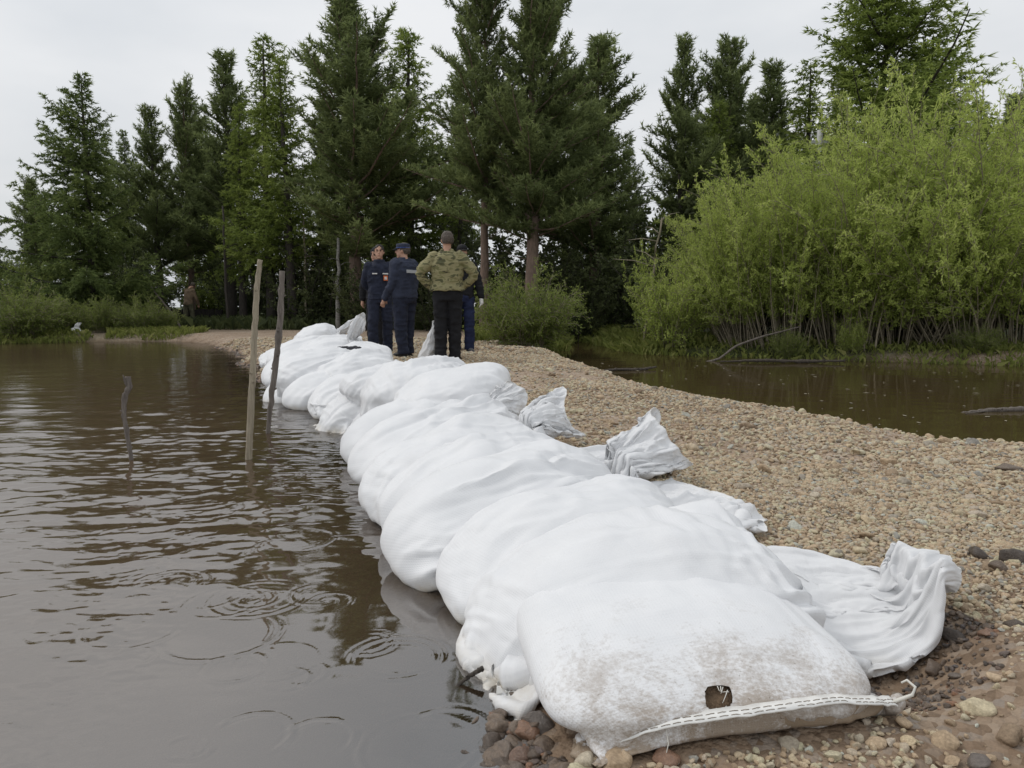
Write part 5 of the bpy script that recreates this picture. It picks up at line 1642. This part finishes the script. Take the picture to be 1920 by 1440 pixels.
def person(label, loc, rz, H, pose, look, top, bottom, shoes='shoe_leather', hair=None, cap=None, hem=0.84, build=1.0, extras=None, gloves=None, hood=False, flare=0.0, group='men standing on the gravel bar'):
    """modelled 1.75 m tall facing -Y, then set to height H"""
    root = thing('person', label, 'person', loc, rz, group, H / 1.75)
    b = build
    L_, R_ = pose['arms']                       # (elbow, wrist, hand direction, palm normal) left(+x) and right(-x)
    lean = np.array(pose.get('lean', (0, 0)), float)
    def T(x, y, z):                             # the trunk leans from the hips up
        k = max(0, z - 0.95)
        return np.array([x + lean[0] * k, y + lean[1] * k, z])
    headc = T(0, -0.012, 1.635) + np.array(pose.get('head', (0, 0, 0)), float)
    Rh = rotz(look)
    # --- body
    mb = MB()
    loft(mb, [(z, *T(0, 0, z)[:2], rx * b, ry * b) for z, rx, ry in ((0.88, 0.13, 0.10), (1.0, 0.135, 0.095), (1.15, 0.13, 0.09), (1.32, 0.15, 0.10), (1.43, 0.14, 0.08), (1.49, 0.07, 0.065))])
    limb(mb, [T(0, 0.012, 1.44), T(0, 0.006, 1.52), headc + np.array([0, 0.01, -0.06])], [0.062, 0.055, 0.056], 12)
    def hp(x, y, z):
        return headc + Rh @ np.array([x, y, z])
    mb.ell(headc + Rh @ np.array([0, 0.012, 0.012]), (0.075, 0.094, 0.100), Rh)             # skull
    mb.ell(headc + Rh @ np.array([0, -0.030, -0.045]), (0.056, 0.058, 0.066), Rh)           # jaw and cheeks
    mb.ell(hp(0, -0.068, -0.094), (0.026, 0.022, 0.020), Rh)                                # chin
    limb(mb, [hp(0, -0.083, 0.018), hp(0, -0.104, -0.022)], [0.010, 0.015], 8, 3)           # nose
    mb.ell(hp(0, -0.084, -0.058), (0.024, 0.012, 0.010), Rh)                                # mouth
    mb.ell(hp(0, -0.078, 0.034), (0.052, 0.016, 0.010), Rh)                                 # brow
    for s in (-1, 1):
        mb.ell(hp(s * 0.078, 0.008, -0.005), (0.009, 0.020, 0.032), Rh)                     # ears
        e, wr_, hd, pn = (L_, R_)[0 if s > 0 else 1]
        sh = T(s * 0.165 * b, 0.0, 1.415)
        limb(mb, [sh, e, wr_], [0.045, 0.038, 0.026])
        if not gloves: hand(mb, wr_, hd, pn, s)
        hip, kn, an = pose['legs'][0 if s > 0 else 1]
        limb(mb, [hip, kn, an], [0.075, 0.052, 0.036])
    link('body', remesh(mb, 0.0085, 3), MATS['skin'], root)
    for s in (-1, 1):
        m2 = MB(); m2.ell(hp(s * 0.029, -0.084, 0.016), (0.0125, 0.007, 0.0075), Rh, 10, 6)
        link('eye', m2.mesh('eye'), MATS['eye_dark'], root)
        m2 = MB(); m2.ell(hp(s * 0.030, -0.090, 0.036), (0.019, 0.006, 0.0045), Rh, 10, 6)
        link('eyebrow', m2.mesh('eyebrow'), MATS['dark_hair'], root)
    m2 = MB(); m2.ell(hp(0, -0.093, -0.060), (0.020, 0.006, 0.0055), Rh, 10, 6)
    link('lips', m2.mesh('lips'), MATS['lip_skin'], root)
    if gloves:
        for s in (-1, 1):
            e, wr_, hd, pn = (L_, R_)[0 if s > 0 else 1]
            m2 = MB(); hand(m2, wr_, hd, pn, s, 0.6, 1.12)
            link('glove', remesh(m2, 0.0075, 2), MATS[gloves], root)
    # --- trousers
    mb = MB()
    loft(mb, [(0.82, 0, 0.0, 0.165 * b, 0.120 * b), (0.92, 0, 0.0, 0.178 * b, 0.132 * b), (1.02, *T(0, 0, 1.02)[:2], 0.165 * b, 0.118 * b), (1.06, *T(0, 0, 1.06)[:2], 0.15 * b, 0.11 * b)])
    for s in (-1, 1):
        hip, kn, an = [np.array(p, float) for p in pose['legs'][0 if s > 0 else 1]]
        limb(mb, [hip + [0, 0, -0.02], kn, an + [0, 0, 0.0]], [0.103 * b, 0.082 * b, 0.078], 16)
        loft(mb, [(an[2] - 0.055, an[0], an[1], 0.084, 0.094), (an[2] + 0.05, an[0], an[1], 0.078, 0.086)], 16)
    link('trousers', remesh(mb, 0.011, 3, 0.5, 0.010, 3.1 + loc[0], 11), MATS[bottom], root)
    # --- jacket
    mb = MB()
    rg = [(hem, 0.190 + flare, 0.140 + flare * 0.6), (hem + 0.05, 0.188 + flare * 0.6, 0.142 + flare * 0.4), (1.05, 0.182, 0.134), (1.18, 0.195, 0.138), (1.30, 0.208, 0.143), (1.39, 0.190, 0.128), (1.455, 0.125, 0.092), (1.49, 0.088, 0.084)]
    loft(mb, [(z, *T(0, 0, z)[:2], rx * b, ry * b) for z, rx, ry in rg], 24)
    for s in (-1, 1):
        e, wr_, hd, pn = [np.array(p, float) for p in (L_, R_)[0 if s > 0 else 1]]
        sh = T(s * 0.160 * b, 0.0, 1.405)
        limb(mb, [sh, e, wr_ - unit(wr_ - e) * 0.01], [0.078 * b, 0.064, 0.052], 16)
        mb.tube(np.array([wr_ - unit(wr_ - e) * 0.05, wr_ + unit(wr_ - e) * 0.012]), [0.055, 0.050], 14)
    jk = link('jacket', remesh(mb, 0.0105, 2, 0.5, 0.011, 7.7 + loc[0], 12), MATS[top], root)
    mb = MB()                                                                               # collar
    for z, r_ in ((1.485, 0.082), (1.505, 0.076)):
        a = np.linspace(0.35 * math.pi, 1.65 * math.pi + 0.3 * math.pi, 26) + math.pi / 2 - 0.15 * math.pi
        mb.tube(np.stack([T(0, 0, z)[0] + r_ * np.cos(a), T(0, 0, z)[1] + 0.006 + r_ * 1.02 * np.sin(a), np.full(26, z)], -1), 0.016, 6)
    link('collar', remesh(mb, 0.008, 2), MATS[top], jk)
    # --- shoes
    for s in (-1, 1):
        an = np.array(pose['legs'][0 if s > 0 else 1][2], float)
        Rf = rotz(pose.get('toe', (0.2, -0.2))[0 if s > 0 else 1])
        m2 = MB()
        m2.ell(an + Rf @ np.array([0, 0.012, -0.045]), (0.042, 0.055, 0.055), Rf)
        m2.ell(an + Rf @ np.array([0, -0.075, -0.062]), (0.046, 0.105, 0.036), Rf)
        m2.box(an + Rf @ np.array([0, -0.055, -0.085]), (0.042, 0.115, 0.012), Rf)
        link('shoe', remesh(m2, 0.009, 3), MATS[shoes], root)
    # --- hair, caps
    if hair:
        mb = MB()
        mb.ell(hp(0, 0.026, 0.022), (0.084, 0.096, 0.104), Rh, 24, 16)
        me_ = remesh(mb, 0.008, 1, 0.5, 0.006, 2.0, 38)
        co = np.array([v.co[:] for v in me_.vertices]); q = (co - headc) @ Rh
        bm = bmesh.new(); bm.from_mesh(me_); bm.verts.ensure_lookup_table()
        fr = hair[1]
        kill = [bm.verts[i] for i in range(len(q)) if (q[i, 1] < -0.030 and q[i, 2] < fr + 0.012 * math.sin(q[i, 0] * 90)) or (q[i, 2] < -0.055 and q[i, 1] < 0.3) or (abs(q[i, 1]) < 0.03 and q[i, 2] < -0.005)]
        bmesh.ops.delete(bm, geom=kill, context='VERTS')
        bm.to_mesh(me_); bm.free()
        link('hair', me_, MATS[hair[0]], root)
    if cap:
        mb = MB()
        rings = [(0.030, 0.090, 0.104), (0.060, 0.092, 0.106), (0.085, 0.094, 0.108), (0.104, 0.086, 0.100), (0.113, 0.05, 0.06)] if cap[1] == 'peaked' else [(0.028, 0.086, 0.102), (0.06, 0.086, 0.100), (0.09, 0.074, 0.086), (0.112, 0.050, 0.058), (0.120, 0.018, 0.02)]
        V_ = MB(); loft(V_, [(z, 0, 0.010, rx, ry) for z, rx, ry in rings], 24)
        V = np.concatenate(V_.v) @ Rh.T + headc
        c_ = link('cap', new_mesh('cap', V, V_.f), MATS[cap[0]], root)
        a = np.linspace(-1.15, 1.15, 15)
        inn = np.stack([0.088 * np.sin(a), 0.012 - 0.103 * np.cos(a), np.full(15, 0.036)], -1)
        out = np.stack([0.086 * np.sin(a), 0.010 - (0.103 + 0.062 * np.cos(a * 1.25).clip(0)) * np.cos(a), 0.036 - 0.020 * np.cos(a * 1.25).clip(0)], -1)
        dn = np.array([0, 0, -0.005])
        V = np.concatenate([inn, out, out + dn, inn + dn]) @ Rh.T + headc
        F = []
        for i in range(14):
            for r_ in range(4):
                F.append((r_ * 15 + i, r_ * 15 + i + 1, ((r_ + 1) % 4) * 15 + i + 1, ((r_ + 1) % 4) * 15 + i))
        link('peak', new_mesh('peak', V, F), MATS[cap[0]], c_)
        if cap[1] == 'peaked':
            m2 = MB()
            an = np.linspace(0, 2 * math.pi, 33)
            m2.tube(np.stack([0.0935 * np.cos(an), 0.010 + 0.1075 * np.sin(an), np.full(33, 0.046)], -1) @ Rh.T + headc, 0.0045, 5, cap=False)
            link('cap_band', m2.mesh('cap_band'), MATS['badge_blue'], c_)
    if hood:
        mb = MB()
        mb.ell(hp(0, 0.022, 0.012), (0.098, 0.108, 0.125), Rh, 20, 14); mb.ell(hp(0, 0.05, -0.10), (0.10, 0.085, 0.06), Rh)
        link('hood', remesh(mb, 0.010, 3), MATS[top], root)
    if extras:
        for nm, mt, c, n_, sz, par in extras:        # flat patches sewn on the cloth: centre, facing, half width and height
            n_ = unit(np.array(n_, float)); u = unit(np.cross([0, 0, 1.0], n_)); w = np.cross(n_, u)
            m2 = MB(); m2.box(c, (sz[0], sz[1], 0.004), np.stack([u, w, n_], 1))
            link(nm, m2.mesh(nm, False), MATS[mt], jk)
    return root

def legs(dx=0.10, dl=0.0, dr=0.0, bl=0.0, br=0.0):
    return ([(0.095, 0, 0.90), (dx * 1.0 + 0.01, -0.02 - bl + dl * 0.5, 0.49), (dx + 0.01, dl + 0.01, 0.095)], [(-0.095, 0, 0.90), (-dx - 0.01, -0.02 - br + dr * 0.5, 0.49), (-dx - 0.01, dr + 0.01, 0.095)])

def stand(px, Y):
    x = at(px, 660, Y).x
    return (x, Y, ground_at(x, Y) + 0.004)

# camouflaged man, seen from behind with hands on hips
akimbo = (((0.405, 0.05, 1.17), (0.205, -0.075, 1.005), (-0.5, -0.6, -0.35), (-1, 0.2, 0)), ((-0.405, 0.05, 1.17), (-0.205, -0.075, 1.005), (0.5, -0.6, -0.35), (1, 0.2, 0)))
person('man seen from behind in a camouflage jacket, hands on hips', stand(840, 10.6), math.pi, 1.80, dict(arms=akimbo, legs=legs(0.085, 0.03, -0.03), toe=(0.3, -0.3)), 0.30, 'camouflage', 'black_cloth', hair=('grey_hair', 0.052), hem=0.955, build=1.10, flare=0.035)
# officer in a peaked cap, seen from behind his left side
hang = (((0.245, -0.02, 1.13), (0.235, -0.20, 0.90), (0.0, -0.35, -1), (-0.6, -0.5, 0)), ((-0.245, 0.01, 1.13), (-0.235, -0.06, 0.87), (0.0, -0.2, -1), (0.6, -0.5, 0)))
person('stocky man in dark navy uniform and peaked cap, turned to the left', stand(760, 11.2), rad(-122), 1.69, dict(arms=hang, legs=legs(0.10, 0.04, -0.04), head=(0, -0.015, -0.015), toe=(0.2, -0.2)), rad(28), 'navy_faded', 'navy_cloth', hair=('grey_hair', 0.09), cap=('navy_faded', 'peaked'), hem=0.90, build=1.22,
       extras=[('back_strip', 'reflective_strip', (0.0, 0.178, 1.30), (0, 1, 0.05), (0.150, 0.024), 0), ('sleeve_badge', 'badge_yellow', (0.270, -0.005, 1.285), (1, 0.25, 0.12), (0.030, 0.030), 0), ('sleeve_badge', 'badge_red', (0.262, -0.004, 1.352), (1, 0.25, 0.2), (0.032, 0.012), 0),
               ('sleeve_badge', 'badge_blue', (0.259, -0.004, 1.372), (1, 0.25, 0.2), (0.032, 0.011), 0), ('sleeve_badge', 'badge_white', (0.255, -0.004, 1.394), (1, 0.25, 0.2), (0.030, 0.011), 0)])
# young man facing the camera, arms behind his back
behind = (((0.255, 0.10, 1.14), (0.085, 0.175, 0.96), (-0.9, 0.1, -0.3), (0, 1, 0)), ((-0.255, 0.10, 1.14), (-0.085, 0.195, 0.98), (0.9, 0.1, -0.3), (0, 1, 0)))
person('young dark-haired man in navy uniform facing the camera, arms behind his back', stand(714, 12.3), rad(14), 1.76, dict(arms=behind, legs=legs(0.11, 0.05, -0.06)), rad(-6), 'navy_cloth', 'navy_cloth', hair=('dark_hair', 0.040), hem=0.88, build=1.0,
       extras=[('name_strip', 'badge_white', (0.085, -0.150, 1.285), (0.25, -1, 0.1), (0.046, 0.010), 0), ('name_strip', 'badge_white', (-0.085, -0.150, 1.285), (-0.25, -1, 0.1), (0.040, 0.009), 0),
               ('chest_badge', 'badge_orange', (0.088, -0.152, 1.215), (0.25, -1, 0.05), (0.034, 0.040), 0), ('chest_badge', 'badge_white', (0.088, -0.157, 1.212), (0.25, -1, 0.05), (0.020, 0.022), 0)])
# man in a black cap behind the camouflaged man
hang2 = (((0.27, 0.0, 1.14), (0.30, -0.06, 0.90), (0.05, -0.2, -1), (-1, 0, 0)), ((-0.25, 0.0, 1.13), (-0.24, -0.05, 0.88), (0.0, -0.2, -1), (1, 0, 0)))
person('man in a black cap and blue trousers half hidden behind the camouflaged man', stand(868, 13.0), rad(8), 1.84, dict(arms=hang2, legs=legs(0.10, 0.0, 0.0)), rad(10), 'black_cloth', 'blue_cloth', shoes='grey_shoe', hair=('dark_hair', 0.09), cap=('black_cloth', 'round'), hem=0.88, gloves='white_glove')
# hooded man almost hidden behind the young one
person('man in a dark hooded jacket almost hidden behind the young man', stand(708, 13.1), rad(-20), 1.78, dict(arms=hang2, legs=legs(0.09)), 0.0, 'black_cloth', 'black_cloth', hem=0.86, hood=True)
# far figure bending by the board fence
bent = (((0.26, -0.16, 1.10), (0.22, -0.30, 0.90), (0, -0.4, -1), (-1, 0, 0)), ((-0.26, -0.14, 1.10), (-0.24, -0.26, 0.88), (0, -0.4, -1), (1, 0, 0)))
person('distant person in a brown jacket stooping by the dark board fence', stand(357, 26.5), rad(160), 1.62, dict(arms=bent, legs=legs(0.11, 0.10, -0.10), lean=(0.05, -0.28), head=(0.02, -0.17, -0.02)), 0.2, 'brown_cloth', 'olive_cloth', hair=('grey_hair', 0.05), cap=('olive_cloth', 'round'), hem=0.86)

# ------------------------------------------------------------------ things in the water and on the bar
bark_mat('peeled_wood', (0.20, 0.165, 0.115), (0.40, 0.345, 0.255), (14, 14, 1.2))
bark_mat('weathered_wood', (0.075, 0.062, 0.052), (0.21, 0.18, 0.155), (16, 16, 1.0))
bark_mat('wet_wood', (0.035, 0.028, 0.022), (0.095, 0.078, 0.062), (12, 12, 2.0))
simple('concrete', (0.50, 0.50, 0.48), 0.9, 0.15, 6)
simple('fence_board', (0.018, 0.015, 0.013), 0.85, 0.5, 5)
simple('cable_black', (0.02, 0.02, 0.02), 0.6, 0.1)

def stick(name, label, cat, pts, r, mat, k=9, knots=0, seed=0, rough=0.12, twigs=()):
    rr_ = np.random.RandomState(seed)
    pts = np.array([tuple(p) for p in pts], float)
    n = 36
    u = np.linspace(0, len(pts) - 1, n)
    P = np.stack([np.interp(u, np.arange(len(pts)), pts[:, i]) for i in range(3)], -1)
    for _ in range(3):
        P[1:-1] = 0.5 * P[1:-1] + 0.25 * (P[:-2] + P[2:])
    R = np.interp(u, np.linspace(0, len(pts) - 1, len(r)), r) * (1 + rough * rr_.normal(size=n))
    P[1:-1] += rr_.normal(0, np.mean(r) * 0.10, (n - 2, 3))
    org = P[-1].copy()
    root = thing(name, label, cat, org)
    mb = MB(); mb.tube(P - org, R, k)
    shaft = link('shaft', mb.mesh('shaft'), MATS[mat], root)
    for q in range(knots):
        i = rr_.randint(3, n - 3)
        a = rr_.uniform(0, 6.28)
        d = np.array([math.cos(a), math.sin(a), 0.5])
        m2 = MB(); m2.tube([P[i] - org, P[i] - org + d * R[i] * 1.2, P[i] - org + d * R[i] * 1.7], [R[i] * 0.5, R[i] * 0.4, R[i] * 0.22], 6)
        link('knot', m2.mesh('knot'), MATS[mat], root)
    for tw in twigs:
        tp = np.array([tuple(p) for p in tw[0]], float) - org
        m2 = MB(); m2.tube(tp, np.linspace(tw[1], tw[1] * 0.35, len(tp)), 6)
        link('side_branch', m2.mesh('side_branch'), MATS[mat], root)
    return root
def down(p, dz):
    return (p[0], p[1], p[2] - dz)
B1 = on(466, 862, 0.0)
stick('stake', 'smooth pale peeled stake standing in the water', 'stake', [at(488, 487, B1.y + 0.10), at(481, 545, B1.y + 0.08), at(477, 640, B1.y + 0.05), at(471, 750, B1.y + 0.02), B1, down(B1, 0.5)], [0.015, 0.018, 0.020, 0.021, 0.022, 0.022], 'peeled_wood', 10, 4, 1, 0.03)
B2 = on(502, 812, 0.0)
stick('stake', 'crooked dark weathered stake standing close to the sandbags', 'stake', [at(529, 508, B2.y + 0.05), at(527, 580, B2.y + 0.05), at(522, 640, B2.y + 0.03), at(516, 690, B2.y + 0.02), at(509, 745, B2.y + 0.01), B2, down(B2, 0.5)], [0.022, 0.026, 0.023, 0.024, 0.019, 0.020], 'weathered_wood', 9, 7, 2, 0.10)
B3 = on(247, 862, 0.0)
stick('snag', 'short crooked forked snag sticking out of the water on the left', 'branch', [at(240, 706, B3.y), at(244, 724, B3.y), at(233, 742, B3.y), at(232, 775, B3.y), at(238, 815, B3.y), B3, down(B3, 0.4)], [0.016, 0.020, 0.017, 0.015, 0.0145, 0.015], 'weathered_wood', 8, 3, 3, 0.10,
      twigs=[([at(241, 728, B3.y), at(234, 716, B3.y - 0.02), at(231, 703, B3.y - 0.03)], 0.010)])
stick('leaning_pole', 'thin bare pole leaning over the left bank by the board fence', 'pole', [at(283, 538, 24.5), at(300, 560, 24.3), at(325, 590, 24.2), (at(345, 616, 24).x, 24.0, 0.1)], [0.025, 0.03, 0.034, 0.036], 'weathered_wood', 6, 0, 4, 0.02)
T0 = on(866, 1281, 0.0); T1 = on(906, 1256, 0.03)
stick('twig', 'short dark twig at the water edge by the second bag', 'twig', [(T1.x, T1.y, 0.035), (T0.x * 0.5 + T1.x * 0.5, T0.y * 0.5 + T1.y * 0.5, 0.022), (T0.x, T0.y, 0.004), (T0.x - 0.04, T0.y - 0.03, -0.03)], [0.007, 0.006, 0.005, 0.004], 'wet_wood', 6, 1, 5, 0.08)
# fallen wood along the pool
F0, F1 = at(1345, 660, 13.6), at(1502, 612, 13.9)
stick('fallen_branch', 'pale fallen branch rising from the pool in front of the willows', 'branch', [F1, at(1425, 632, 13.7), at(1380, 648, 13.6), (F0.x, 13.5, 0.03), (at(1300, 668, 13.4).x, 13.4, -0.06)], [0.012, 0.017, 0.019, 0.02, 0.02], 'weathered_wood', 7, 3, 6, 0.06)
D0 = on(1880, 772, 0.0)
stick('driftwood', 'grey driftwood floating in the pool at the right edge', 'driftwood', [(D0.x - 0.42, D0.y - 0.06, -0.004), (D0.x - 0.15, D0.y, 0.012), (D0.x + 0.2, D0.y + 0.05, 0.016), (D0.x + 0.8, D0.y + 0.25, 0.01)], [0.010, 0.022, 0.026, 0.022], 'weathered_wood', 7, 3, 7, 0.12,
      twigs=[([(D0.x - 0.15, D0.y, 0.01), (D0.x - 0.30, D0.y - 0.10, 0.012), (D0.x - 0.45, D0.y - 0.16, 0.004)], 0.009)])
D1 = on(1175, 695, 0.0)
stick('driftwood', 'dark wet stick floating in the pool near the gravel crest', 'driftwood', [(D1.x - 0.55, D1.y - 0.2, 0.0), (D1.x - 0.15, D1.y - 0.02, 0.02), (D1.x + 0.25, D1.y + 0.05, 0.015), (D1.x + 0.5, D1.y + 0.25, 0.04)], [0.012, 0.022, 0.024, 0.014], 'wet_wood', 7, 2, 8, 0.12)
z3 = float(gz(1.62, 7.6))
stick('driftwood', 'grey stranded branch on the gravel at the pool edge', 'driftwood', [(1.42, 8.3, 0.10), (1.55, 7.95, 0.085), (1.68, 7.6, 0.06), (1.80, 7.3, 0.03)], [0.014, 0.020, 0.024, 0.018], 'weathered_wood', 7, 3, 9, 0.12)
D2 = on(1450, 681, 0.0)
stick('driftwood', 'dark tangled branch at the water edge under the willows', 'driftwood', [(D2.x - 0.9, D2.y + 0.1, 0.02), (D2.x - 0.2, D2.y, 0.05), (D2.x + 0.5, D2.y + 0.02, 0.03), (D2.x + 1.2, D2.y - 0.1, 0.05)], [0.012, 0.028, 0.030, 0.016], 'wet_wood', 7, 4, 10, 0.15)
for (px0, py0, px1, py1, Y, lab, sd_) in [(1590, 480, 1622, 640, 13.9, 'forked dead grey stem in the middle of the willows', 11), (1810, 545, 1845, 655, 13.2, 'pale dead stem arching out of the drooping clump', 12), (1665, 520, 1640, 650, 13.8, 'thin dead grey stem right of the forked one', 13)]:
    p0, p1 = at(px0, py0, Y), at(px1, py1, Y)
    stick('dead_willow', lab, 'stem', [p0, (p0 * 0.6 + p1 * 0.4) + Vector((0.03, 0, 0.02)), (p0 * 0.25 + p1 * 0.75), (p1.x, p1.y, ground_at(p1.x, p1.y) - 0.03)], [0.008, 0.012, 0.016, 0.020], 'peeled_wood', 6, 1, sd_, 0.05,
          twigs=[([tuple(p0 * 0.55 + p1 * 0.45), tuple(p0 * 0.3 + p1 * 0.7 + Vector((0.16, 0, 0.55))), tuple(p0 + Vector((0.28, 0, 0.05)))], 0.010)])

# concrete pole and its wires behind the willows
pb = at(1538, 244, 23.0)
g0 = ground_at(pb.x, 23.0)
root = thing('utility_pole', 'whitish concrete pole standing up behind the willows', 'pole', (pb.x, 23.0, g0))
mb = MB(); mb.tube([(0, 0, -0.2), (0, 0, (pb.z - g0) * 0.5), (0, 0, pb.z - g0)], [0.12, 0.10, 0.085], 10)
link('shaft', mb.mesh('shaft'), MATS['concrete'], root)
for k in range(2):
    mb = MB(); mb.box((0, 0, pb.z - g0 - 0.35 - 0.45 * k), (0.28, 0.04, 0.04)); link('cross_arm', mb.mesh('cross_arm', False), MATS['concrete'], root)
for k, (ya, yb, lab) in enumerate(((277, 343, 'upper overhead cable running left from the concrete pole'), (300, 352, 'lower overhead cable running left from the concrete pole'))):
    a0, a1 = np.array(at(1536, ya, 23.0)), np.array(at(1150, yb + 12, 27.0))
    u = np.linspace(0, 1, 24)[:, None]
    P = a0 * (1 - u) + a1 * u - np.array([0, 0, 0.35]) * (4 * u * (1 - u)) * 0.6
    mb = MB(); mb.tube(P - a0, 0.012, 5)
    tag(link('overhead_cable', mb.mesh('overhead_cable'), MATS['cable_black'], None, a0), lab, 'cable', 'overhead cables on the concrete pole')

# dark board fence on the far bank
fx0, fx1 = at(322, 600, 28.5).x, at(416, 600, 28.5).x
fg = ground_at((fx0 + fx1) / 2, 28.5)
root = thing('board_fence', 'dark weathered board fence on the far bank behind the stooping person', 'fence', ((fx0 + fx1) / 2, 28.5, fg))
ph = at(360, 579, 28.5).z - fg
nbd = 15
for k in range(nbd):
    mb = MB(); h = ph * random.uniform(0.94, 1.03)
    mb.box(((k + 0.5) / nbd * (fx1 - fx0) - (fx1 - fx0) / 2, random.uniform(-0.01, 0.01), h / 2 - 0.03), ((fx1 - fx0) / nbd / 2 * 0.93, 0.012, h / 2 + 0.03), Euler((random.uniform(-.02, .02), random.uniform(-.025, .025), 0)).to_matrix())
    link('board', mb.mesh('board', False), MATS['fence_board'], root)
for z in (0.25, 0.8):
    mb = MB(); mb.box((0, 0.04, ph * z), ((fx1 - fx0) / 2, 0.025, 0.035)); link('rail', mb.mesh('rail', False), MATS['fence_board'], root)
for x in (-0.48, 0, 0.48):
    mb = MB(); mb.box((x * (fx1 - fx0), 0.10, ph * 0.45), (0.045, 0.045, ph * 0.5)); link('post', mb.mesh('post', False), MATS['fence_board'], root)

# a sack standing open against the camouflaged man's leg, a lone bag on the far bank, a rag on the pile
def soft_sack(name, label, loc, rings, seed, mat='sack_cloth', cat='sack', M=56, fold=0.1, rz=0.0):
    r = np.random.RandomState(seed)
    n = 40
    R_ = np.array(rings, float)                       # (z, cx, cy, rx, ry)
    u = np.linspace(0, len(R_) - 1, n)
    Q = np.stack([np.interp(u, np.arange(len(R_)), R_[:, i]) for i in range(5)], -1)
    for _ in range(3): Q[1:-1] = 0.5 * Q[1:-1] + 0.25 * (Q[:-2] + Q[2:])
    ph_ = np.arange(M) / M * 2 * np.pi
    hgt = np.linspace(0, 1, n)[:, None]
    pl = 1 + fold * (0.4 + hgt) * (np.sin(7 * ph_ + 2 * np.sin(3 * hgt * 3) + seed) + 0.6 * np.sin(12 * ph_ - 3 * hgt + 2 * seed)) * 0.6
    V = np.stack([Q[:, 1:2] + Q[:, 3:4] * np.cos(ph_) * pl, Q[:, 2:3] + Q[:, 4:5] * np.sin(ph_) * pl, np.repeat(Q[:, 0:1], M, 1)], -1)
    V += (0.012 * np.stack([fbm(V * 14 + 3.3 * k + seed, 2) for k in range(3)], -1))
    root = thing(name, label, cat, loc, rz)
    F = np.concatenate([grid_faces(n, M)])
    me = new_mesh('sack', V.reshape(-1, 3), F)
    vattr(me, 'loose', np.repeat(hgt[:, 0], M)); vattr(me, 'soak', np.zeros(n * M))
    me.uv_layers.new(name='UVMap')
    link('sack', me, MATS[mat], root)
    mb = MB(); mb.tube(np.concatenate([V[-1], V[-1][:1]]), 0.004, 5, cap=False)
    link('mouth_hem', mb.mesh('mouth_hem'), MATS['sack_hem'], root)
    return root
p = stand(801, 10.75)
soft_sack('sack', 'half-empty white sack standing against the camouflaged man on his left', p, [(0.0, 0, 0, 0.125, 0.11), (0.04, 0.0, 0, 0.135, 0.12), (0.14, 0.02, 0, 0.11, 0.10), (0.30, 0.06, 0, 0.065, 0.06), (0.44, 0.09, 0, 0.032, 0.032), (0.54, 0.11, 0, 0.030, 0.022)], 3, fold=0.08)
p = at(141, 632, 21.3)
soft_sack('sack', 'lone white sandbag lying on the left bank', (p.x, 21.3, ground_at(p.x, 21.3) - 0.02), [(0.0, 0, 0, 0.20, 0.14), (0.06, 0, 0, 0.22, 0.15), (0.15, 0.0, 0, 0.15, 0.12), (0.20, 0.06, 0, 0.06, 0.05), (0.27, 0.09, 0, 0.07, 0.04), (0.33, 0.14, 0, 0.05, 0.03)], 5, fold=0.10)
mb = MB()
for k in range(6):
    mb.ell((0.045 * k - 0.11 + random.uniform(-.01, .01), random.uniform(-.02, .02), 0.012 + random.uniform(0, 0.008)), (0.035, 0.03, 0.018))
rag = remesh(mb, 0.008, 3, 0.5, 0.008, 4, 30)
simple('rag_grey', (0.05, 0.05, 0.055), 0.9, 0.3, 20)
rb = at(657, 676, 8.62)
tag(link('rag', rag, MATS['rag_grey'], None, (rb.x, 8.55, 0.50)), 'small dark grey rag lying on the white bags of the pile', 'rag')

# pale leaves and foam flecks drifting on the pool
r = np.random.RandomState(77)
P, n = [], 170
x, y = r.uniform(1.2, 8.5, n), r.uniform(4.6, 13.0, n)
k = sdf_poly(np.stack([x, y], -1), POOL) < -0.25
x, y = x[k], y[k]
mb = MB()
for a, b_ in zip(x, y):
    w = r.uniform(0.012, 0.042); an = r.uniform(0, 3.14)
    u = np.array([math.cos(an), math.sin(an), 0]) * w; v = np.array([-math.sin(an), math.cos(an), 0]) * w * r.uniform(0.2, 0.5)
    c = np.array([a, b_, 0.006])
    mb.add([c - u, c - v, c + u, c + v, c + [0, 0, 0.003]], [(0, 1, 4), (1, 2, 4), (2, 3, 4), (3, 0, 4)])
simple('fleck', (0.30, 0.27, 0.20), 0.8, 0.4, 3)
tag(link('floating_flecks', mb.mesh('floating_flecks'), MATS['fleck']), 'pale leaves and foam flecks drifting on the pool', 'flecks', kind='stuff')
